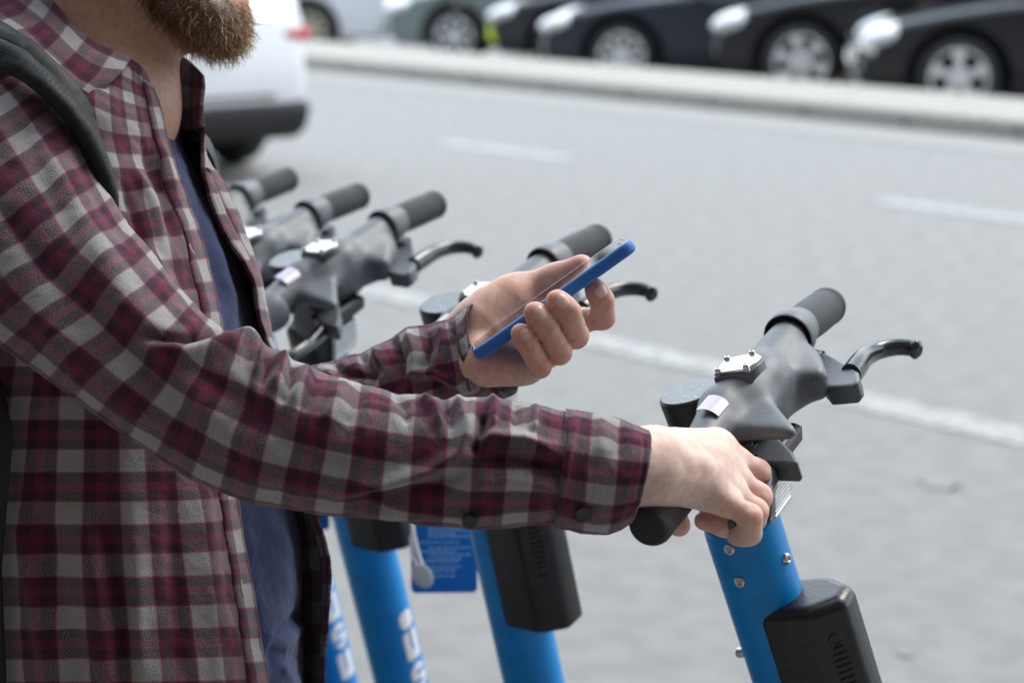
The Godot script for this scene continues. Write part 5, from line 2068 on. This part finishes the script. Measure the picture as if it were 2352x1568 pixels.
	var stand := [
		[[205, 92, 1.866], [250, 118, 1.858], [290, 134, 1.858], [318, 152, 1.864], [333, 172, 1.868]],
		[[214, 150, 1.836], [252, 168, 1.836], [292, 182, 1.842], [324, 190, 1.854], [344, 198, 1.862]],
		[[226, 215, 1.822], [262, 235, 1.824], [300, 250, 1.834], [336, 252, 1.848], [358, 244, 1.858]]]
	lp = patch(stand, 40, 30)
	ls = 1.0 if normals_of(lp, 40, 30, false, 1.0)[40 * 15 + 20].dot(fwd) < 0 else -1.0
	thick(cm, lp, 40, 30, ls, 0.0034, Vector2(0.13, 0.02))
	part("collar_stand", cm.mesh(), M.plaid, shirt)
	cm = MB.new()
	var far := [
		[[372, 98, 2.005], [391, 108, 1.995], [414, 126, 1.982], [438, 144, 1.965], [466, 172, 1.945]],
		[[352, 150, 2.005], [378, 162, 1.995], [406, 178, 1.980], [436, 194, 1.960], [467, 200, 1.936]],
		[[346, 205, 2.000], [372, 222, 1.992], [402, 238, 1.978], [434, 246, 1.958], [463, 238, 1.934]],
		[[352, 270, 2.000], [378, 285, 1.990], [406, 295, 1.975], [436, 300, 1.955], [460, 290, 1.934]]]
	lp = patch(far, 40, 40)
	ls = 1.0 if normals_of(lp, 40, 40, false, 1.0)[40 * 20 + 20].dot(fwd) < 0 else -1.0
	thick(cm, lp, 40, 40, ls, 0.0036, Vector2(0.135, 0.01))
	part("collar", cm.mesh(), M.plaid, shirt)
	# ---- sleeves
	var rs := [
		[60, 150, -330, 380, 1.815, 0.070], [120, 215, -270, 480, 1.790, 0.074], [200, 345, -180, 610, 1.755, 0.074], [272, 482, -70, 745, 1.725, 0.072], [345, 575, 60, 838, 1.702, 0.069], [420, 668, 180, 925, 1.684, 0.066], [492, 742, 318, 1022, 1.670, 0.064], [566, 762, 445, 1104, 1.660, 0.063], [640, 808, 565, 1152, 1.652, 0.061],
		[760, 862, 700, 1176, 1.645, 0.058], [880, 895, 848, 1196, 1.640, 0.056], [1000, 912, 985, 1210, 1.638, 0.053], [1130, 914, 1108, 1216, 1.638, 0.050], [1236, 930, 1208, 1208, 1.640, 0.047], [1316, 948, 1280, 1200, 1.642, 0.045]]
	var rf := [
		[[320, 776, 420, 784, 500, 766, 552, 744], 11, -0.0095], [[330, 812, 430, 816, 510, 796, 566, 776], 20, 0.0095],
		[[548, 752, 580, 782, 596, 826, 590, 880], 17, 0.0076], [[612, 790, 614, 840, 596, 890], 12, -0.0095], [[646, 806, 645, 850, 622, 905], 17, 0.0086], [[672, 828, 668, 878, 640, 930], 11, -0.0076], [[704, 838, 695, 880, 662, 930], 16, 0.0065],
		[[735, 850, 720, 900, 690, 950], 14, -0.0043], [[790, 868, 776, 920, 740, 980], 18, 0.0043], [[835, 880, 820, 930, 790, 985], 14, -0.0043],
		[[770, 1128, 880, 1108, 990, 1080, 1056, 1040, 1076, 985, 1090, 935], 17, 0.0095], [[800, 1160, 900, 1142, 1010, 1118, 1080, 1080], 20, -0.0086], [[1112, 945, 1104, 1000, 1082, 1050], 13, -0.0095],
		[[1090, 1010, 1140, 1008, 1200, 1012, 1300, 1052], 17, 0.0095], [[1110, 1052, 1180, 1050, 1240, 1066, 1310, 1098], 18, -0.0095], [[1060, 1110, 1160, 1100, 1240, 1110, 1300, 1130], 18, 0.0054],
		[[960, 908, 1000, 940, 1010, 985], 13, 0.0076], [[1010, 905, 1036, 945, 1036, 990], 11, -0.0076], [[1046, 905, 1060, 935, 1062, 975], 10, 0.0054], [[1128, 905, 1136, 940, 1130, 990], 12, 0.0065], [[900, 895, 930, 930, 935, 980], 12, -0.0054],
		[[1180, 915, 1190, 950, 1180, 985], 11, -0.0043], [[1225, 925, 1232, 960, 1225, 1000], 11, 0.0054],
		[[700, 1160, 860, 1180, 1000, 1186, 1150, 1180], 13, 0.0043], [[760, 1178, 900, 1198, 1050, 1200], 9, -0.0043],
		[[180, 520, 300, 700, 420, 840], 40, 0.0065], [[110, 600, 250, 790, 400, 920], 36, -0.0065], [[60, 700, 200, 860, 380, 990], 34, 0.0065], [[400, 880, 520, 990, 640, 1060], 26, 0.0043], [[440, 840, 560, 930, 680, 1000], 24, -0.0054],
		[[170, 330, 235, 470, 300, 575], 26, -0.0032], [[100, 330, 190, 500, 270, 610], 34, 0.0036], [[30, 260, 110, 420, 190, 560], 30, -0.0028],
		[[0, 480, 60, 560, 130, 660], 26, -0.0054], [[560, 1080, 700, 1110, 820, 1120], 22, 0.0043], [[620, 1010, 740, 1050, 860, 1064], 22, -0.0043]]
	make_sleeve("sleeve", shirt, rs, 176, 420, rf, 0.0016, 0.03, Vector2(0.02, 0.05), 0.368)
	var rc := [[1300, 938, 1272, 1206, 1.642, 0.0475], [1312, 940, 1284, 1212, 1.642, 0.0482], [1370, 950, 1348, 1226, 1.645, 0.0475], [1430, 964, 1400, 1228, 1.648, 0.0455, -0.003], [1488, 986, 1442, 1206, 1.651, 0.0430, -0.006]]
	var cf := [[[1304, 945, 1300, 1000, 1288, 1060, 1276, 1140, 1270, 1200], 6, -0.003], [[1322, 945, 1318, 1000, 1306, 1060, 1294, 1140], 7, 0.0015], [[1380, 950, 1384, 1000, 1378, 1050], 16, 0.003], [[1420, 960, 1426, 1010, 1418, 1060], 13, -0.003], [[1474, 975, 1482, 1030, 1476, 1090, 1462, 1150], 4, -0.0012]]
	var cuff := make_sleeve("cuff", shirt, rc, 150, 90, cf, 0.0014, 0.03, Vector2(0.045, 0.02), 0.368, 0.0036)
	for q in [[1080, 1196, 1.600], [1342, 1178, 1.606]]:
		var bm := MB.new()
		disc_button(bm, P(q[0], q[1], q[2]), Vector3(-0.05, -0.35, 0.92), 0.0062)
		part("button", bm.mesh(), M.button, shirt)
	var lsn := [[470, 960, 560, 1230, 2.010, 0.066], [600, 900, 690, 1150, 1.965, 0.064], [705, 846, 776, 1080, 1.930, 0.060], [775, 826, 842, 1044, 1.908, 0.056], [850, 800, 912, 1010, 1.888, 0.053], [935, 756, 985, 985, 1.868, 0.050], [1010, 740, 1056, 965, 1.854, 0.047], [1058, 724, 1104, 940, 1.846, 0.045]]
	var lf := [
		[[820, 806, 850, 850, 850, 910], 12, -0.007], [[860, 796, 884, 850, 880, 910], 12, 0.008], [[900, 772, 920, 830, 915, 890], 11, -0.007], [[935, 755, 955, 810, 950, 880], 12, 0.006], [[980, 752, 985, 800, 970, 860], 10, -0.006], [[1010, 740, 1020, 790, 1005, 850], 11, 0.005],
		[[760, 835, 800, 860, 850, 862, 900, 850], 10, -0.005], [[740, 850, 790, 880, 850, 884], 11, 0.006], [[940, 860, 1000, 855, 1050, 880, 1100, 905], 10, 0.006], [[930, 885, 990, 880, 1040, 905], 12, -0.008]]
	make_sleeve("sleeve", shirt, lsn, 130, 200, lf, 0.0020, 0.028, Vector2(0.09, 0.07), 0.368)
	var lc := [[1030, 732, 1082, 930, 1.850, 0.0470], [1046, 722, 1104, 932, 1.846, 0.0475, 0.004], [1070, 708, 1132, 926, 1.842, 0.0440, 0.008], [1096, 694, 1168, 910, 1.840, 0.0400, 0.018]]
	make_sleeve("cuff", shirt, lc, 130, 50, [[[1046, 730, 1040, 790, 1060, 860, 1080, 910], 5, -0.002], [[1085, 705, 1072, 770, 1080, 840, 1110, 900], 4, -0.001], [[1000, 862, 1060, 880, 1120, 905], 9, 0.005]], 0.0016, 0.03, Vector2(0.11, 0.09), 0.368, 0.0022)
	# ---- trousers and shoes, below the frame
	var hip := P(190, 1560, 1.95)
	var tb := Blob.new()
	var tg := tb.group(0.05)
	tb.join = 0.02
	tb.bone(tg, Vector3(hip.x, 0.90, hip.z - 0.06), Vector3(hip.x, 0.90, hip.z + 0.06), 0.115, 0.115)
	for s in [-1.0, 1.0]:
		var z: float = hip.z + s * 0.10
		tb.chain(tg, [Vector3(hip.x, 0.84, z), Vector3(hip.x + 0.03, 0.47, z), Vector3(hip.x - 0.01, 0.09, z)], [0.092, 0.066, 0.056])
	var trm := MB.new()
	tb.build(trm, 0.014)
	part("trousers", trm.mesh(), M.denim, man)
	for s in [-1.0, 1.0]:
		var z: float = hip.z + s * 0.10
		var sb := Blob.new()
		var sg := sb.group(0.03)
		sb.bone(sg, Vector3(hip.x - 0.03, 0.048, z), Vector3(hip.x + 0.15, 0.040, z), 0.047, 0.038)
		sb.bone(sg, Vector3(hip.x - 0.01, 0.05, z), Vector3(hip.x - 0.01, 0.11, z), 0.042, 0.045)
		var sbm := MB.new()
		sb.build(sbm, 0.010)
		part("shoe", sbm.mesh(), M.shoe, man)

func make_backpack() -> void:
	var t := thing("backpack", "black leather backpack, its padded strap over the person's shoulder", "backpack")
	var rows := [
		[[-90, 10, 1.850], [-60, 20, 1.830], [0, 52, 1.800], [42, 84, 1.782], [102, 142, 1.768], [162, 202, 1.762], [197, 248, 1.762], [222, 302, 1.760], [244, 372, 1.756], [258, 440, 1.752], [264, 520, 1.750]],
		[[-90, 80, 1.815], [-60, 84, 1.800], [0, 108, 1.770], [46, 132, 1.752], [100, 178, 1.738], [156, 236, 1.732], [190, 284, 1.730], [216, 338, 1.728], [238, 398, 1.728], [254, 452, 1.732], [266, 520, 1.740]],
		[[-90, 150, 1.800], [-60, 152, 1.790], [0, 166, 1.765], [50, 182, 1.748], [98, 216, 1.735], [148, 272, 1.730], [184, 322, 1.730], [210, 372, 1.730], [232, 420, 1.732], [250, 462, 1.736], [268, 520, 1.742]]]
	var p := patch(rows, 130, 40)
	var s := 1.0 if normals_of(p, 130, 40, false, 1.0)[130 * 20 + 60].dot(fwd) < 0 else -1.0
	var f := fold(p, 130, 40, false, s, [[[0, 74, 60, 104, 120, 160, 180, 220, 216, 268, 244, 330, 262, 392, 274, 450, 280, 510], 5, 0.004], [[0, 92, 58, 118, 116, 170, 174, 230, 206, 276, 234, 336, 256, 400, 268, 452, 278, 510], 4, -0.005], [[0, 140, 52, 160, 104, 200, 158, 256, 192, 304, 220, 360, 242, 414, 258, 456, 272, 510], 12, 0.004]], 0.0006, 0.03)
	var mb := MB.new()
	thick(mb, f, 130, 40, s, 0.007)
	var strap := part("shoulder_strap", mb.mesh(), M.leather, t)
	var st := MB.new()
	for k in 44:
		var i := 20 + k * 2
		var q := f[22 * 130 + i] + normals_of(f, 130, 40, false, s)[22 * 130 + i] * 0.0048
		var r := f[22 * 130 + i + 1] + normals_of(f, 130, 40, false, s)[22 * 130 + i + 1] * 0.0048
		if k % 1 == 0:
			st.tube([q, q.lerp(r, 0.75)], [0.0004, 0.0004], 5)
	part("stitching", st.mesh(), M.button, strap)
	# far strap, a sliver past the open collar
	var fr := [[[452, 300, 2.02], [470, 318, 1.995], [484, 345, 1.985], [494, 380, 1.985], [500, 420, 1.99]], [[440, 330, 1.99], [462, 340, 1.965], [478, 365, 1.958], [488, 395, 1.96], [494, 430, 1.97]]]
	var fp := patch(fr, 40, 8)
	var fm := MB.new()
	thick(fm, fp, 40, 8, 1.0, 0.007)
	part("shoulder_strap", fm.mesh(), M.leather, t)
	# lower strap and the bag behind the back
	var lo := MB.new()
	var path := px3([-110, 800, 1.79, -40, 900, 1.742, -16, 1000, 1.738, -24, 1120, 1.744, -40, 1300, 1.748, -34, 1450, 1.750, -26, 1620, 1.752])
	lo.tube(path, [0.018, 0.017, 0.016, 0.015, 0.015, 0.015, 0.015], 12, 0.3, Vector3(1, 0, 0))
	part("lower_strap", lo.mesh(), M.pack, t)
	var bag := MB.new()
	var c := P(-560, 800, 1.95)
	var o := round_rect(c - Vector3(0, 0.24, 0), Vector3(1, 0, 0), Vector3(0, 0, 1), 0.075, 0.14, 0.05)
	bag.slab(o, Vector3.UP, 0.46, 0.05, 5)
	part("bag", bag.mesh(), M.leather, t)

func make_phone() -> void:
	# lies in the left hand: l along its length, w across it away from the camera, n out of its screen
	var l := (Vector3.RIGHT * 0.816 + upv * 0.578).normalized()
	var k := deg_to_rad(5.4)
	var side := (Vector3.RIGHT * -0.578 + upv * 0.816).normalized()
	var w := (fwd * cos(k) + side * sin(k)).normalized()
	w = (w - l * w.dot(l)).normalized()
	var n := l.cross(w)
	if n.dot(side) < 0:
		n = -n
	var c := P(1276, 690, 1.75) + w * 0.036
	var t := thing("phone", "smartphone in a bright blue case held in the person's left hand", "phone")
	var mb := MB.new()
	var prof := [[-0.0052, -0.0034], [-0.0046, -0.0016], [-0.0030, -0.0003], [0.0, 0.0], [0.0034, -0.0002], [0.0047, -0.0010], [0.0053, -0.0022], [0.0051, -0.0032]]
	var rings := []
	for q in prof:
		var r := PackedVector3Array()
		for v in round_rect(c + n * q[0], l, w, 0.0785 + q[1], 0.0365 + q[1], 0.011 + q[1], 6):
			r.append(v)
		rings.append(r)
	mb.loft(rings)
	part("case", mb.mesh(), M.case, t)
	var sc := MB.new()
	sc.slab(round_rect(c + n * 0.0049, l, w, 0.0750, 0.0332, 0.0085, 6), n, 0.0007, 0.0003, 2)
	var scr := part("screen", sc.mesh(), M.glass, t)
	var lp := MB.new()
	var ring := round_rect(c + n * 0.0053, l, w, 0.0756, 0.0337, 0.0090, 6)
	ring.append(ring[0])
	var rad := []
	for q in ring:
		rad.append(0.00045)
	lp.tube(ring, rad, 6)
	part("rim", lp.mesh(), M.lip, t)
	var dots := MB.new()
	for q in [-0.004, 0.004]:
		dots.lathe(c + n * 0.0056 + l * 0.070 + w * (q - 0.012), n, [Vector2(0, 0.0014), Vector2(0.0003, 0.0014)], 10)
	part("sensor", dots.mesh(), M.lip, scr)

func _ready() -> void:
	make_materials_first()
	make_view()
	make_materials()
	make_street()
	make_cars()
	make_scooters()
	make_man()
	make_backpack()
	make_phone()

func make_materials_first() -> void:
	noise.seed = 4
	noise.frequency = 1.0
